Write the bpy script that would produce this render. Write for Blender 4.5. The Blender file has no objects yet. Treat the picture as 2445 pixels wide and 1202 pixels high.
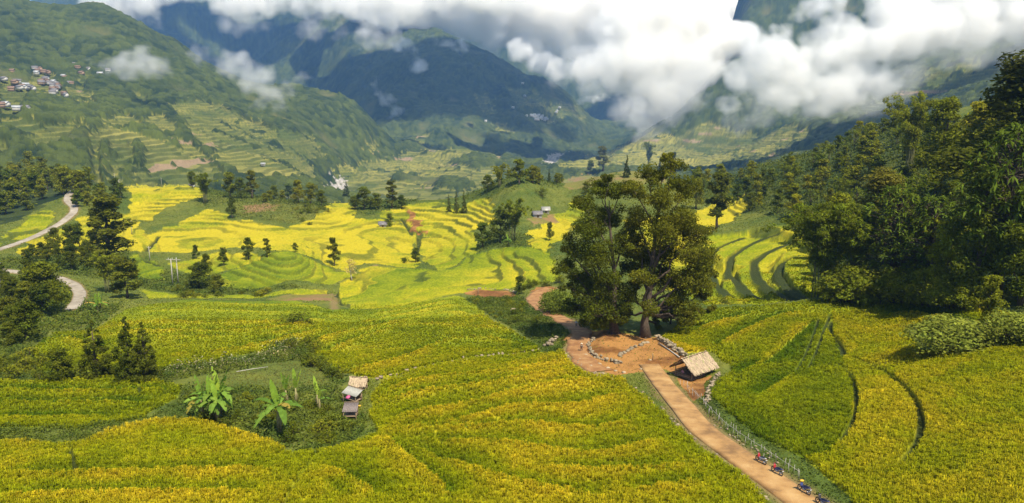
import bpy, bmesh, math, random
import numpy as np
from mathutils import Vector, Matrix
sc = bpy.context.scene
COL = sc.collection
R = math.radians

# ---------------------------------------------------------------- camera, sky, sun, exposure
HC = 60.0                      # camera height
F = 1746.0                     # focal length in photo pixels (photo is 2445 wide)
TH = R(10.5)                   # camera pitch, down
cam_d = bpy.data.cameras.new('camera'); cam = bpy.data.objects.new('camera', cam_d); COL.objects.link(cam)
cam.location = (0, 0, HC); cam.rotation_euler = (R(90) - TH, 0, 0)
cam_d.sensor_width = 36; cam_d.lens = 36 * F / 2445
cam_d.clip_start = 0.5; cam_d.clip_end = 40000
sc.camera = cam
SUN_EL, SUN_AZ = R(58), R(148)  # azimuth measured from +Y (view direction) towards +X (right)
w = bpy.data.worlds.new('World'); sc.world = w; w.use_nodes = True
nt = w.node_tree; bg = nt.nodes['Background']
sky = nt.nodes.new('ShaderNodeTexSky'); sky.sky_type = 'NISHITA'; sky.sun_disc = False
sky.sun_elevation = SUN_EL; sky.sun_rotation = SUN_AZ
nt.links.new(sky.outputs[0], bg.inputs[0]); bg.inputs[1].default_value = 0.10
sun_d = bpy.data.lights.new('sun', 'SUN'); sun = bpy.data.objects.new('sun', sun_d); COL.objects.link(sun)
sun_d.energy = 4.9; sun_d.angle = R(0.6); sun_d.color = (1.0, 0.92, 0.77)
_sd = Vector((math.sin(SUN_AZ) * math.cos(SUN_EL), math.cos(SUN_AZ) * math.cos(SUN_EL), math.sin(SUN_EL)))
sun.rotation_euler = _sd.to_track_quat('Z', 'Y').to_euler()
sc.view_settings.view_transform = 'Standard'; sc.view_settings.look = 'None'
sc.view_settings.exposure = 0.85; sc.view_settings.gamma = 1.0
cy = sc.cycles
cy.max_bounces = 28; cy.diffuse_bounces = 3; cy.glossy_bounces = 2; cy.transmission_bounces = 3
cy.volume_bounces = 28; cy.transparent_max_bounces = 6
cy.volume_step_rate = 1.0; cy.volume_max_steps = 256
cy.use_denoising = True
cy.caustics_reflective = False; cy.caustics_refractive = False

# ---------------------------------------------------------------- small helpers
def tag(o, label=None, cat=None, group=None, kind=None):
    if label: o['label'] = label
    if cat: o['category'] = cat
    if group: o['group'] = group
    if kind: o['kind'] = kind
    return o
def empty(name, loc, rz=0.0, sca=1.0):
    o = bpy.data.objects.new(name, None); COL.objects.link(o)
    o.location = loc; o.rotation_euler = (0, 0, rz); o.scale = (sca,) * 3 if not hasattr(sca, '__len__') else sca
    o.empty_display_size = 0.3
    return o
def np_mesh(name, co, faces, mats=(), smooth=False, cols=None, fmat=None):
    """faces: list of int arrays (n,k)"""
    me = bpy.data.meshes.new(name)
    co = np.asarray(co, np.float32).reshape(-1, 3)
    me.vertices.add(len(co)); me.vertices.foreach_set('co', co.ravel())
    fl = [np.asarray(f, np.int32) for f in faces if len(f)]
    nl = sum(f.size for f in fl); nf = sum(len(f) for f in fl)
    me.loops.add(nl); me.loops.foreach_set('vertex_index', np.concatenate([f.ravel() for f in fl]))
    me.polygons.add(nf)
    sz = np.concatenate([np.full(len(f), f.shape[1], np.int32) for f in fl])
    me.polygons.foreach_set('loop_start', np.concatenate([[0], np.cumsum(sz)[:-1]]).astype(np.int32))
    if fmat is not None: me.polygons.foreach_set('material_index', np.asarray(fmat, np.int32))
    if smooth: me.polygons.foreach_set('use_smooth', np.ones(nf, bool))
    if cols is not None:
        a = me.attributes.new('tint', 'FLOAT_COLOR', 'POINT')
        c = np.ones((len(co), 4), np.float32); c[:, :3] = cols; a.data.foreach_set('color', c.ravel())
    for m in mats: me.materials.append(m)
    me.update(calc_edges=True); me.validate()
    return me
def link(name, me, parent=None, loc=None):
    o = bpy.data.objects.new(name, me); COL.objects.link(o)
    if parent is not None: o.parent = parent
    if loc is not None: o.location = loc
    return o
class MB:
    """collects simple solids into one mesh"""
    def __init__(s): s.v = []; s.f3 = []; s.f4 = []; s.n = 0
    def add(s, v, f4=(), f3=()):
        v = np.asarray(v, float).reshape(-1, 3); b = s.n
        s.v.append(v); s.n += len(v)
        if len(f4): s.f4.append(np.asarray(f4, int) + b)
        if len(f3): s.f3.append(np.asarray(f3, int) + b)
    def box(s, c, size, rz=0.0, M=None):
        x, y, z = [q / 2 for q in size]
        v = np.array([(a, b, d) for d in (-z, z) for a, b in ((-x, -y), (x, -y), (x, y), (-x, y))], float)
        if rz: ca, sa = math.cos(rz), math.sin(rz); v = v @ np.array([[ca, sa, 0], [-sa, ca, 0], [0, 0, 1]])
        if M is not None: v = v @ np.array(M).T
        s.add(v + np.asarray(c), [(0, 3, 2, 1), (4, 5, 6, 7), (0, 1, 5, 4), (1, 2, 6, 5), (2, 3, 7, 6), (3, 0, 4, 7)])
    def tube(s, pts, rad, k=6, cap=True):
        pts = np.asarray(pts, float); n = len(pts); rad = np.broadcast_to(rad, n)
        t = np.gradient(pts, axis=0); t /= np.linalg.norm(t, axis=1)[:, None] + 1e-9
        ref = np.array([0.31, 0.17, 0.93]) if abs(t[0][2]) < 0.9 else np.array([1.0, 0.1, 0])
        V = []
        for i in range(n):
            a = np.cross(t[i], ref); a /= np.linalg.norm(a) + 1e-9; b = np.cross(t[i], a)
            an = np.arange(k) * 2 * math.pi / k
            V.append(pts[i] + rad[i] * (np.cos(an)[:, None] * a + np.sin(an)[:, None] * b))
        f = [(i * k + j, i * k + (j + 1) % k, (i + 1) * k + (j + 1) % k, (i + 1) * k + j) for i in range(n - 1) for j in range(k)]
        V = np.concatenate(V); f3 = []
        if cap:
            V = np.concatenate([V, pts[:1], pts[-1:]]); q = n * k
            f3 = [(q, (j + 1) % k, j) for j in range(k)] + [(q + 1, (n - 1) * k + j, (n - 1) * k + (j + 1) % k) for j in range(k)]
        s.add(V, f, f3)
    def torus(s, c, R_, r, axis='y', n=18, k=6):
        an = np.arange(n) * 2 * math.pi / n; V = []
        for a in an:
            for b in np.arange(k) * 2 * math.pi / k:
                q = R_ + r * math.cos(b); V.append((q * math.cos(a), r * math.sin(b), q * math.sin(a)))
        f = [(i * k + j, ((i + 1) % n) * k + j, ((i + 1) % n) * k + (j + 1) % k, i * k + (j + 1) % k) for i in range(n) for j in range(k)]
        s.add(np.array(V) + np.asarray(c), f)
    def ball(s, c, r, n=10, k=7):
        r = np.broadcast_to(r, 3); V = []
        for i in range(k + 1):
            p = math.pi * i / k
            for j in range(n):
                a = 2 * math.pi * j / n; V.append((math.sin(p) * math.cos(a), math.sin(p) * math.sin(a), math.cos(p)))
        f = [(i * n + j, (i + 1) * n + j, (i + 1) * n + (j + 1) % n, i * n + (j + 1) % n) for i in range(k) for j in range(n)]
        s.add(np.array(V) * r + np.asarray(c), f)
    def build(s, name, mat, parent=None, smooth=False):
        f = []
        if s.f4: f.append(np.concatenate(s.f4))
        if s.f3: f.append(np.concatenate(s.f3))
        me = np_mesh(name, np.concatenate(s.v), f, (mat,), smooth)
        return link(name, me, parent)

# ---------------------------------------------------------------- noise
def _h(ix, iy, seed):
    n = (ix.astype(np.int64) * 374761393 + iy.astype(np.int64) * 668265263 + seed * 1274126177) & 0xffffffff
    n = ((n ^ (n >> 13)) * 1274126177) & 0xffffffff
    n = ((n ^ (n >> 16)) * 2246822519) & 0xffffffff
    return ((n ^ (n >> 15)) & 0xffffff) / float(0xffffff)
def vnoise(x, y, seed=0):
    ix = np.floor(x); iy = np.floor(y); fx = x - ix; fy = y - iy
    fx = fx * fx * fx * (fx * (fx * 6 - 15) + 10); fy = fy * fy * fy * (fy * (fy * 6 - 15) + 10)
    a = _h(ix, iy, seed); b = _h(ix + 1, iy, seed); c = _h(ix, iy + 1, seed); d = _h(ix + 1, iy + 1, seed)
    return (a + (b - a) * fx) * (1 - fy) + (c + (d - c) * fx) * fy
def fbm(x, y, oct=4, seed=0, gain=0.5):
    s = 0; a = 1; t = 0
    for o in range(oct):
        s = s + a * (vnoise(x, y, seed + o * 17) * 2 - 1); t += a; a *= gain
        x, y = x * 1.6 + y * 1.2 + 5.1, y * 1.6 - x * 1.2 + 2.7
    return s / t
def ridged(x, y, oct=4, seed=0):
    s = 0; a = 1; t = 0
    for o in range(oct):
        s = s + a * (1 - np.abs(vnoise(x, y, seed + o * 31) * 2 - 1)); t += a; a *= 0.5
        x, y = x * 1.6 + y * 1.2 + 9.1, y * 1.6 - x * 1.2 + 3.7
    return s / t
def worley(x, y, seed=0):
    ix = np.floor(x); iy = np.floor(y); best = np.full(x.shape, 9.0); cid = np.zeros(x.shape)
    for dx in (-1, 0, 1):
        for dy in (-1, 0, 1):
            px = ix + dx + _h(ix + dx, iy + dy, seed); py = iy + dy + _h(ix + dx, iy + dy, seed + 7)
            d = (px - x) ** 2 + (py - y) ** 2; m = d < best
            best = np.where(m, d, best); cid = np.where(m, _h(ix + dx, iy + dy, seed + 13), cid)
    return np.sqrt(best), cid
def sstep(a, b, x):
    t = np.clip((x - a) / (b - a), 0, 1); return t * t * (3 - 2 * t)

# ---------------------------------------------------------------- terrain: survey points (pixel ray + distance)
CT, ST = math.cos(TH), math.sin(TH)
def ray(u, v):
    cx = (u - 1222.5) / F; cyy = (601.0 - v) / F
    d = CT + cyy * ST
    return cx / d, (ST - cyy * CT) / d            # x/y , drop/y
def pt(u, v, Y):
    s, q = ray(u, v); return (s, math.log(Y), q)
SV = [pt(*p) for p in [
 # near ground
 (-350,1202,66),(0,1202,68),(300,1202,68),(600,1202,68),(900,1202,67),(1200,1202,66),(1500,1202,65),(1750,1202,66),(1960,1202,66),(2200,1202,63),(2445,1202,60),(2800,1202,57),
 (0,1050,92),(400,1030,96),(760,1080,85),(1100,1040,89),(1400,1040,90),(1620,960,100),(1740,1075,80),(1830,1108,75),(2050,1080,76),(2300,1000,80),(2445,950,84),(2750,950,80),
 (520,990,105),(845,1000,104),(1000,960,106),(1300,930,107),(1500,910,113),(1660,900,116),(1720,960,97),(1900,900,108),(2100,850,118),(2300,780,120),(2445,780,112),(2750,780,108),
 (0,900,130),(230,900,130),(420,900,129),(620,860,142),(845,930,119),(900,905,126),(1100,870,134),(1290,850,139),(1388,830,139),(1480,890,119),(1467,795,150),(1542,805,149),(1650,850,126),(1750,780,145),(1950,722,160),(2200,722,148),(2445,745,123),(2750,740,118),
 (0,800,170),(150,800,172),(300,740,210),(500,730,216),(700,740,212),(800,800,172),(1000,790,172),(1200,790,166),(1090,710,228),(900,740,212),
 (-300,800,175),(-300,660,250),(0,700,235),(185,690,255),(420,680,275),(600,690,265),(800,690,262),(960,725,225),(1180,700,236),(1280,720,214),(1340,770,172),(1400,730,195),
 (0,645,275),(150,620,300),(330,600,325),(520,650,290),(690,608,300),(600,625,300),(798,640,305),(850,650,290),(980,640,295),(1100,655,275),(1240,600,300),(1330,640,265),(1200,640,280),
 (0,560,350),(-300,560,350),(110,545,370),(180,505,400),(60,600,320),(340,560,380),(480,510,440),(560,560,385),(700,560,380),(860,590,350),(990,600,350),(1060,610,330),(1240,575,335),(1330,560,350),
 (300,450,500),(300,505,440),(450,445,505),(620,470,490),(700,490,460),(780,500,450),(900,530,430),(1000,485,475),(1050,545,400),(1150,485,440),(1130,545,385),(900,480,500),(1050,478,490),
 (165,465,440),(100,470,450),(0,500,420),(-300,500,420),
 (1250,480,410),(1250,432,440),(1170,450,460),(1300,515,400),(1350,490,430),(1430,440,450),(1500,408,500),(1600,430,470),(1640,520,350),(1700,540,310),(1740,480,400),(1800,550,290),(1890,535,285),(1780,510,340),
 (1690,640,240),(1800,690,190),(1900,620,215),(1960,690,172),(1700,720,172),
 (1830,450,370),(1900,385,420),(1860,420,400),(1700,450,440),(1800,400,450),
]]
def gp(u, Y, drop):                                # hidden ground: behind or under things
    s, _ = ray(u, 450); SV.append((s, math.log(Y), drop / Y))
for u in (-400, 0, 500, 1000, 1500, 2000, 2445, 2800): gp(u, 42, 36.0)
for u in (-400, 0, 500, 1000, 1500, 2000, 2445, 2800): gp(u, 26, 34.5)
# right wooded hillside
for u, Y, d in [(2445,170,20),(2445,230,8),(2445,320,-6),(2750,170,8),(2750,250,-12),(2300,180,28),(2300,230,17),(2250,320,5),(2150,190,36),(2150,260,24),(2050,220,36),(2050,300,26),(2000,400,17),(2100,420,10),(2250,420,-2),(2445,420,-14),(1950,330,34),(1930,260,42),
                (2000,620,60),(2250,620,50),(2445,620,30),(2750,420,-30),(2750,620,10),(1900,560,62),(1800,600,85),(1650,650,95),(1500,680,95),(1330,620,90),(1200,620,90),
                (1050,640,98),(900,640,98),(700,620,92),(500,620,84),(300,620,76),(1000,860,126),(800,800,112),(1200,900,135),(1400,900,135),(1600,850,125),(1800,850,110),(2050,850,80),(2300,850,40)]: gp(u, Y, d)
SV += [pt(*p) for p in [
 # left mountain side
 (0,440,620),(-300,420,640),(0,380,760),(0,300,900),(0,200,1250),(0,100,1600),(0,0,2000),(-350,300,850),(-350,150,1200),(-350,0,1500),(150,430,680),
 (150,330,900),(300,430,800),(300,350,1000),(250,250,1300),(200,150,1600),(120,60,1900),(500,400,1020),(500,330,1250),(480,250,1500),(400,180,1700),(640,430,1000),(700,390,1300),(640,330,1500),(700,330,1550),(700,270,1800),(560,240,1700),
 (255,25,2200),(390,105,2150),(500,160,2100),(600,210,2050),(740,232,2050),(800,250,2050),(870,305,2050),(910,355,2050),(800,340,1850),(820,390,1650),
 # valley
 (790,445,1500),(880,410,1850),(960,425,1600),(1080,362,2200),(980,390,2050),(1180,385,2100),(1100,430,1600),(1000,455,1350),(1150,450,1400),
 # middle mountain
 (960,372,2600),(1000,330,2900),(1100,300,3150),(1000,250,3400),(880,230,3600),(920,160,3850),(1000,90,4200),(1035,52,4400),(1130,100,4300),(1220,150,4200),(1300,205,4000),(1380,270,3800),(1180,220,3650),(1250,290,3400),(1200,350,2900),(1300,345,3200),(1320,388,2900),(1420,335,3700),(1470,318,4300),
 # far range
 (985,66,4350),(930,78,4500),(860,66,4700),(780,40,4950),(900,140,4150),(820,150,4350), (780,220,4300),(700,200,4500),(600,150,4900),(450,100,4900),(350,40,5000),(600,40,5600),(800,60,5500),(900,-60,6500),(600,-120,6500),(300,-100,6000),(1200,-40,6800),(1450,150,5600),(1450,0,6600),(1580,180,5200),(1600,20,6000),
 # right mountain
 (1620,262,3000),(1560,310,3100),(1500,345,3000),(1660,345,2350),(1700,375,1950),(1600,392,1900),(1450,392,2300),(1380,385,2600),(1800,345,1850),(1900,285,2050),(2000,215,2300),(2100,250,1650),(2300,155,1650),(2445,108,1600),(2750,60,1500),(1850,45,2900),(1775,45,3000),(1690,160,2950),(1950,60,2800),(2200,0,2600),(2445,0,2200),(2750,-100,2100),(2050,-120,3300),(1800,-120,3600),(1780,0,3250),
 (1850,380,1400),(1950,360,1300),(2150,300,1300),(2445,200,1200),(2750,160,1150),(2300,-200,3200),(2600,-250,3000)]]
for u, Y, d in [(255,2900,-120),(500,2900,40),(740,2900,110),(900,2500,120),(350,3600,20),(600,3700,50),(1040,5200,-200),(1220,5000,-50),(1380,4700,80),(1620,3700,70),(1700,3700,40),(1540,4000,90),(-400,3000,-300),(0,3000,-350),(-400,6000,-600),(0,6000,-700),(2445,4500,-400),(2750,4500,-450),(2100,5000,-400),(1700,5200,-200)]: gp(u, Y, d)
for u in (-400, 300, 800, 1300, 1700, 2200, 2750): gp(u, 9000, -900)

SV = np.array(SV)
KS = 2.2
def _tps(d2): return 0.5 * d2 * np.log(d2 + 1e-12)
_P = np.c_[SV[:, 0] * KS, SV[:, 1]]
_n = len(_P)
_A = np.zeros((_n + 3, _n + 3))
_A[:_n, :_n] = _tps(((_P[:, None] - _P[None]) ** 2).sum(-1)) + 2e-5 * np.eye(_n)
_A[:_n, _n] = 1; _A[:_n, _n + 1:] = _P; _A[_n:, :_n] = _A[:_n, _n:].T
_w = np.linalg.solve(_A, np.r_[SV[:, 2], 0, 0, 0])
def rbf(s, l):
    p = np.c_[s.ravel() * KS, l.ravel()]; o = np.empty(len(p))
    for i in range(0, len(p), 20000):
        q = p[i:i + 20000]
        o[i:i + 20000] = _tps(((q[:, None] - _P[None]) ** 2).sum(-1)) @ _w[:_n] + _w[_n] + q @ _w[_n + 1:]
    return o.reshape(s.shape)
# grid axes: s = x/y, l = ln y
def axis(parts):
    a = [np.arange(p[0], p[1], p[2]) for p in parts]; return np.r_[np.concatenate(a), parts[-1][1]]
GS = axis([(-1.0, -0.78, 0.006), (-0.78, 0.78, 0.00145), (0.78, 1.0, 0.006)])
GL = axis([(math.log(26), math.log(55), 0.012), (math.log(55), math.log(600), 0.0029), (math.log(600), math.log(900), 0.006), (math.log(900), math.log(5000), 0.0031), (math.log(5000), math.log(8500), 0.007)])
cs = np.linspace(GS[0], GS[-1], 260); cl = np.linspace(GL[0], GL[-1], 420)
_C = rbf(*np.meshgrid(cs, cl))                     # coarse, (l, s)
def cubicW(x, g):
    h = g[1] - g[0]; t = (x - g[0]) / h; i = np.clip(np.floor(t).astype(int), 1, len(g) - 3); t = t - i
    W = np.zeros((len(x), len(g))); r = np.arange(len(x))
    for k, c in ((-1, -.5*t+t*t-.5*t**3), (0, 1-2.5*t*t+1.5*t**3), (1, .5*t+2*t*t-1.5*t**3), (2, -.5*t*t+.5*t**3)): W[r, i + k] = c
    return W
Q0 = cubicW(GL, cl) @ _C @ cubicW(GS, cs).T        # drop / y on the fine grid
NL, NS = Q0.shape
YY = np.exp(GL)[:, None] * np.ones(NS)[None]; XX = YY * GS[None]
Z0 = HC - Q0 * YY                                  # smooth ground
# mountains get ridges and gullies, near ground gentle rolls
fa = sstep(700, 1500, YY)
wx = fbm(XX / 420, YY / 420, 3, 5) * 90; wy = fbm(XX / 420, YY / 420, 3, 8) * 90
Z0 = Z0 + fa * sstep(900, 3000, YY) * 150 * (ridged((XX + wx) / 620, (YY + wy) / 620, 5, 3) - 0.62)
Z0 = Z0 + fa * 34 * (ridged((XX + wx * .5) / 210, (YY + wy * .5) / 210, 4, 11) - 0.62)
Z0 = Z0 + (1 - fa) * fbm(XX / 38, YY / 38, 3, 21) * 0.5 * sstep(50, 300, YY)
def interp_grid(G, x, y):
    x = np.asarray(x, float); y = np.asarray(y, float)
    a = np.interp(x / y, GS, np.arange(NS)); b = np.interp(np.log(y), GL, np.arange(NL))
    i = np.minimum(a.astype(int), NS - 2); j = np.minimum(b.astype(int), NL - 2); a = a - i; b = b - j
    return (G[j, i] * (1 - a) + G[j, i + 1] * a) * (1 - b) + (G[j + 1, i] * (1 - a) + G[j + 1, i + 1] * a) * b
_QS = (HC - Z0) / YY
def hit(u, v, Ymin=30.0):
    """first ground point met by a pixel's line of sight -> (x, y)"""
    s, q = ray(u, v)
    a = np.interp(s, GS, np.arange(NS)); i = min(int(a), NS - 2); a -= i
    col = _QS[:, i] * (1 - a) + _QS[:, i + 1] * a
    ok = np.nonzero((col <= q) & (YY[:, 0] >= Ymin))[0]
    j = ok[0] if len(ok) else NL - 2
    if j > 0 and col[j - 1] > q:
        t = (col[j - 1] - q) / (col[j - 1] - col[j] + 1e-9); l = GL[j - 1] + t * (GL[j] - GL[j - 1])
    else: l = GL[j]
    y = math.exp(l); return s * y, y
# ---------------------------------------------------------------- land cover (plan outlines, traced once and laid on the ground)
def outline(px):
    o = []
    for u, v in px:
        x, y = hit(u, v); o.append((x / y, math.log(y)))
    return np.array(o)
JX = fbm(XX / 9, YY / 9, 3, 41); JY = fbm(XX / 9, YY / 9, 3, 43)
_js = np.clip(YY / 250, .35, 6)
SJ = (XX + JX * 3.0 * _js) / YY; LJ = np.log(YY + JY * 3.0 * _js)
def inside(poly):
    m = np.zeros(SJ.shape, bool)
    s0, l0 = poly.min(0) - .03; s1, l1 = poly.max(0) + .03
    i0, i1 = np.searchsorted(GS, (s0, s1)); j0, j1 = np.searchsorted(GL, (l0, l1))
    a = SJ[j0:j1, i0:i1]; b = LJ[j0:j1, i0:i1]; c = np.zeros(a.shape, bool)
    n = len(poly)
    for k in range(n):
        xa, ya = poly[k]; xb, yb = poly[(k + 1) % n]
        if ya == yb: continue
        c ^= ((ya > b) != (yb > b)) & (a < (xb - xa) * (b - ya) / (yb - ya) + xa)
    m[j0:j1, i0:i1] = c
    return m
GRASS, RICE, FOREST, DIRT, FARM, GRAVEL, SCRUB, DRY, ROCK = range(9)
cls = np.where(YY > 560, FOREST, GRASS); ripe = np.zeros(YY.shape, np.float32); step = np.full(YY.shape, 1.0, np.float32)
reg = np.zeros(YY.shape, np.int32)
_k = [0]
def field(px, c, rp=0.5, st=1.0):
    m = inside(outline(px)); _k[0] += 1
    cls[m] = c; ripe[m] = rp; step[m] = st; reg[m] = _k[0]
    return m
# --- far slopes
for px, rp, st in [
 ([(215,330),(250,295),(330,318),(420,350),(500,385),(540,425),(540,445),(230,445)], .42, 5),
 ([(400,250),(530,250),(640,345),(740,395),(770,440),(620,430),(540,370),(470,320)], .45, 5),
 ([(560,290),(620,285),(660,330),(610,335)], .4, 5), ([(215,285),(300,270),(340,300),(260,300)], .45, 5), ([(420,330),(470,350),(500,380),(440,370)], .5, 5), ([(60,330),(200,290),(215,310),(100,360)], .3, 5), ([(345,275),(380,272),(430,315),(400,325),(360,300)], .6, 5), ([(450,305),(480,305),(520,350),(480,350)], .55, 5),
 ([(500,368),(560,360),(640,372),(750,400),(765,440),(600,440),(540,400)], .75, 4), ([(655,325),(740,318),(775,372),(690,368)], .3, 6),
 ([(155,205),(225,228),(212,258),(165,238)], .6, 5), ([(0,285),(90,290),(110,320),(0,310)], .3, 5), ([(320,215),(350,235),(335,245)], .6, 5), ([(0,335),(30,350),(15,370),(0,372)], .4, 5),
 ([(770,455),(800,420),(870,392),(960,372),(1075,352),(1180,368),(1200,395),(1170,440),(1100,475),(880,480)], .62, 5),
 ([(1330,395),(1400,368),(1500,345),(1620,330),(1760,322),(1880,345),(1900,372),(1790,392),(1600,405),(1400,410)], .7, 5),
 ([(1600,330),(1700,290),(1900,300),(1960,330),(1860,345)], .25, 6), ([(2000,240),(2150,180),(2330,150),(2445,150),(2445,190),(2200,230),(2060,280)], .15, 7),
 ([(0,170),(60,200),(85,165),(125,175),(150,225),(190,205),(200,180),(215,175),(170,240),(120,236),(60,225),(40,280),(0,280)], .3, 5), ([(1130,225),(1160,222),(1200,275),(1150,270)], .15, 6), ([(1210,210),(1280,215),(1310,260),(1240,265)], .1, 6), ([(1170,290),(1215,300),(1230,318),(1180,312)], .4, 6), ([(1290,270),(1400,280),(1400,300),(1300,300)], .2, 6),
 ([(990,325),(1020,325),(1015,345),(995,342)], .3, 6), ([(870,345),(905,345),(900,362),(872,365)], .5, 6)]:
    field(px, FARM, rp * .8, st)
for px in [[(1180,372),(1200,395),(1130,405),(1060,388),(1100,375)], [(930,420),(1000,410),(1010,430),(940,432)], [(1010,425),(1090,420),(1140,450),(1060,450)], [(240,330),(262,340),(262,440),(240,440)], [(320,330),(350,345),(345,410),(318,400)], [(770,400),(860,380),(960,372),(860,395),(790,425)]]: field(px, FOREST)
field([(778,458),(792,425),(812,418),(826,440),(808,458)], GRAVEL); field([(1298,396),(1306,376),(1330,366),(1352,364),(1332,380),(1326,394)], GRAVEL)
# --- near country
field([(0,430),(150,425),(150,470),(90,500),(0,540),(-300,560),(-300,430)], FOREST)
_hill = [(1640,430),(1800,390),(1880,360),(2050,330),(2200,300),(2445,270),(2760,220),(2760,730),(2445,740),(2330,730),(2190,708),(2000,705),(1960,660),(1935,600),(1900,530),(1830,515),(1780,505),(1640,470)]
field(_hill, SCRUB)
field([(1850,375),(1905,355),(1990,375),(1920,400),(1860,395)], GRASS, .2)
field([(-60,1060),(170,1064),(290,1035),(380,1008),(450,1012),(600,1050),(700,1085),(760,1080),(850,1060),(905,1035),(880,1005),(890,950),(905,912),(1100,868),(1290,846),(1335,848),(1400,895),(1480,905),(1560,975),(1650,1065),(1760,1140),(1840,1215),(1800,1300),(-60,1300)], RICE, .38, 90)
field([(-60,912),(200,908),(300,905),(430,925),(425,955),(350,1000),(200,1022),(0,1020),(-60,1020)], RICE, .40, 90)
field([(80,870),(85,820),(120,795),(230,788),(300,735),(460,718),(700,714),(790,738),(900,738),(1095,706),(1190,770),(1280,822),(1292,842),(1000,888),(885,905),(805,892),(770,850),(700,812),(620,842),(480,872),(400,882),(90,890)], RICE, .40, 90)
field([(740,840),(850,808),(1000,778),(1130,780),(1210,790),(1290,826),(1200,838),(1050,835),(900,858),(800,886),(770,870)], RICE, .08, 90)
field([(800,690),(880,635),(980,640),(1080,642),(1130,608),(1200,590),(1310,590),(1345,650),(1335,668),(1200,690),(1095,700),(960,735),(840,738),(808,712)], RICE, .5, 1.4)
field([(515,665),(600,622),(700,603),(790,638),(850,655),(800,678),(600,692),(530,685)], RICE, .45, 1.1)
field([(345,690),(460,705),(560,705),(700,690),(780,690),(800,715),(700,700),(560,712),(350,712)], RICE, .6, 1)
field([(40,600),(80,570),(170,535),(250,505),(320,505),(350,560),(480,505),(520,500),(560,525),(690,545),(780,500),(800,480),(850,520),(905,520),(980,545),(1000,570),(985,600),(1000,640),(860,628),(840,645),(760,618),(680,600),(560,590),(430,602),(330,600),(200,605),(60,615)], RICE, .80, 1.15)
field([(285,448),(330,440),(455,440),(480,470),(400,500),(350,530),(300,512),(312,470)], RICE, .95, 1.5)
field([(20,560),(60,520),(110,502),(140,505),(110,545),(60,570),(0,580)], RICE, .5, 1.6)
field([(400,628),(520,600),(640,605),(690,600),(600,622),(520,656),(440,652)], RICE, .75, 1.1)
field([(320,600),(390,640),(395,670),(310,660)], RICE, .25, 1.0)
field([(900,512),(990,486),(1050,482),(1085,500),(1130,478),(1172,476),(1190,515),(1150,545),(1010,568),(985,545)], RICE, .8, 1.7)
field([(1000,572),(1130,543),(1140,600),(1060,645),(1005,625)], RICE, .72, 1.2)
field([(1262,550),(1350,520),(1380,540),(1350,565),(1300,605),(1262,575)], RICE, .85, 1.4)
field([(1260,530),(1330,515),(1370,480),(1400,480),(1400,520),(1340,540)], RICE, .6, 1.5)
field([(1630,520),(1690,495),(1730,465),(1785,460),(1785,495),(1710,545),(1640,580),(1560,600),(1500,600),(1500,520)], RICE, .88, 1.5)
field([(1560,600),(1690,560),(1800,545),(1892,530),(1925,565),(1950,650),(1972,712),(1850,722),(1690,730),(1600,690)], RICE, .66, 4.0)
field([(1570,815),(1640,748),(1960,718),(2070,708),(2200,715),(2320,738),(2445,760),(2760,760),(2760,1300),(2120,1300),(2000,1155),(1915,1095),(1810,1045),(1730,990),(1705,940),(1735,885),(1700,842),(1640,842)], RICE, .72, 90)
field([(1570,815),(1640,748),(1960,718),(1985,768),(2010,860),(2045,930),(2042,1010),(1990,1080),(1915,1095),(1810,1045),(1730,990),(1705,940),(1735,885),(1700,842)], RICE, .30, 90)
field([(2150,800),(2200,770),(2300,765),(2380,800),(2400,830),(2300,850),(2200,840)], GRASS, .3)
field([(560,490),(620,480),(700,482),(760,490),(750,520),(690,535),(560,520)], GRASS)
field([(575,494),(640,484),(668,490),(650,504),(590,508)], DRY)
for px in [[(1330,430),(1420,418),(1470,440),(1350,450)], [(1470,430),(1560,415),(1600,440),(1500,450)], [(640,714),(700,702),(790,703),(800,717),(680,718)], [(1260,525),(1330,512),(1330,530),(1262,540)]]: field(px, DRY)
field([(1335,812),(1392,785),(1432,790),(1480,796),(1565,808),(1640,858),(1632,905),(1580,880),(1530,892),(1480,898),(1400,872)], DIRT)
field([(1620,905),(1690,900),(1690,940),(1660,950)], DIRT)
field([(1110,698),(1150,690),(1215,694),(1235,706),(1150,711)], DIRT)
field([(1255,700),(1270,686),(1335,686),(1300,705)], DIRT)
field([(970,505),(985,500),(1010,560),(985,548)], DIRT)
# ---------------------------------------------------------------- ways: the ground is levelled under each and a strip laid on it
WAYS = {}
Z = Z0.copy(); waydist = np.full(YY.shape, 99.0)
def resample(p, d):
    p = np.asarray(p, float); L = np.r_[0, np.cumsum(np.linalg.norm(np.diff(p, axis=0), axis=1))]
    n = max(2, int(L[-1] / d)); t = np.linspace(0, L[-1], n)
    q = np.c_[np.interp(t, L, p[:, 0]), np.interp(t, L, p[:, 1])]
    k = max(1, int(4 / d)); 
    for _ in range(2):
        e = np.pad(q, ((k, k), (0, 0)), 'edge'); q = np.stack([e[i:i + len(q)] for i in range(2 * k + 1)]).mean(0)
    return q
def segdist(pts, i0, i1, j0, j1):
    x = XX[j0:j1, i0:i1]; y = YY[j0:j1, i0:i1]; best = np.full(x.shape, 1e9); at = np.zeros(x.shape)
    for k in range(len(pts) - 1):
        a, b = pts[k], pts[k + 1]; d = b - a; L2 = d @ d + 1e-9
        t = np.clip(((x - a[0]) * d[0] + (y - a[1]) * d[1]) / L2, 0, 1)
        q = (x - a[0] - t * d[0]) ** 2 + (y - a[1] - t * d[1]) ** 2
        m = q < best; best = np.where(m, q, best); at = np.where(m, k + t, at)
    return np.sqrt(best), at
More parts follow.
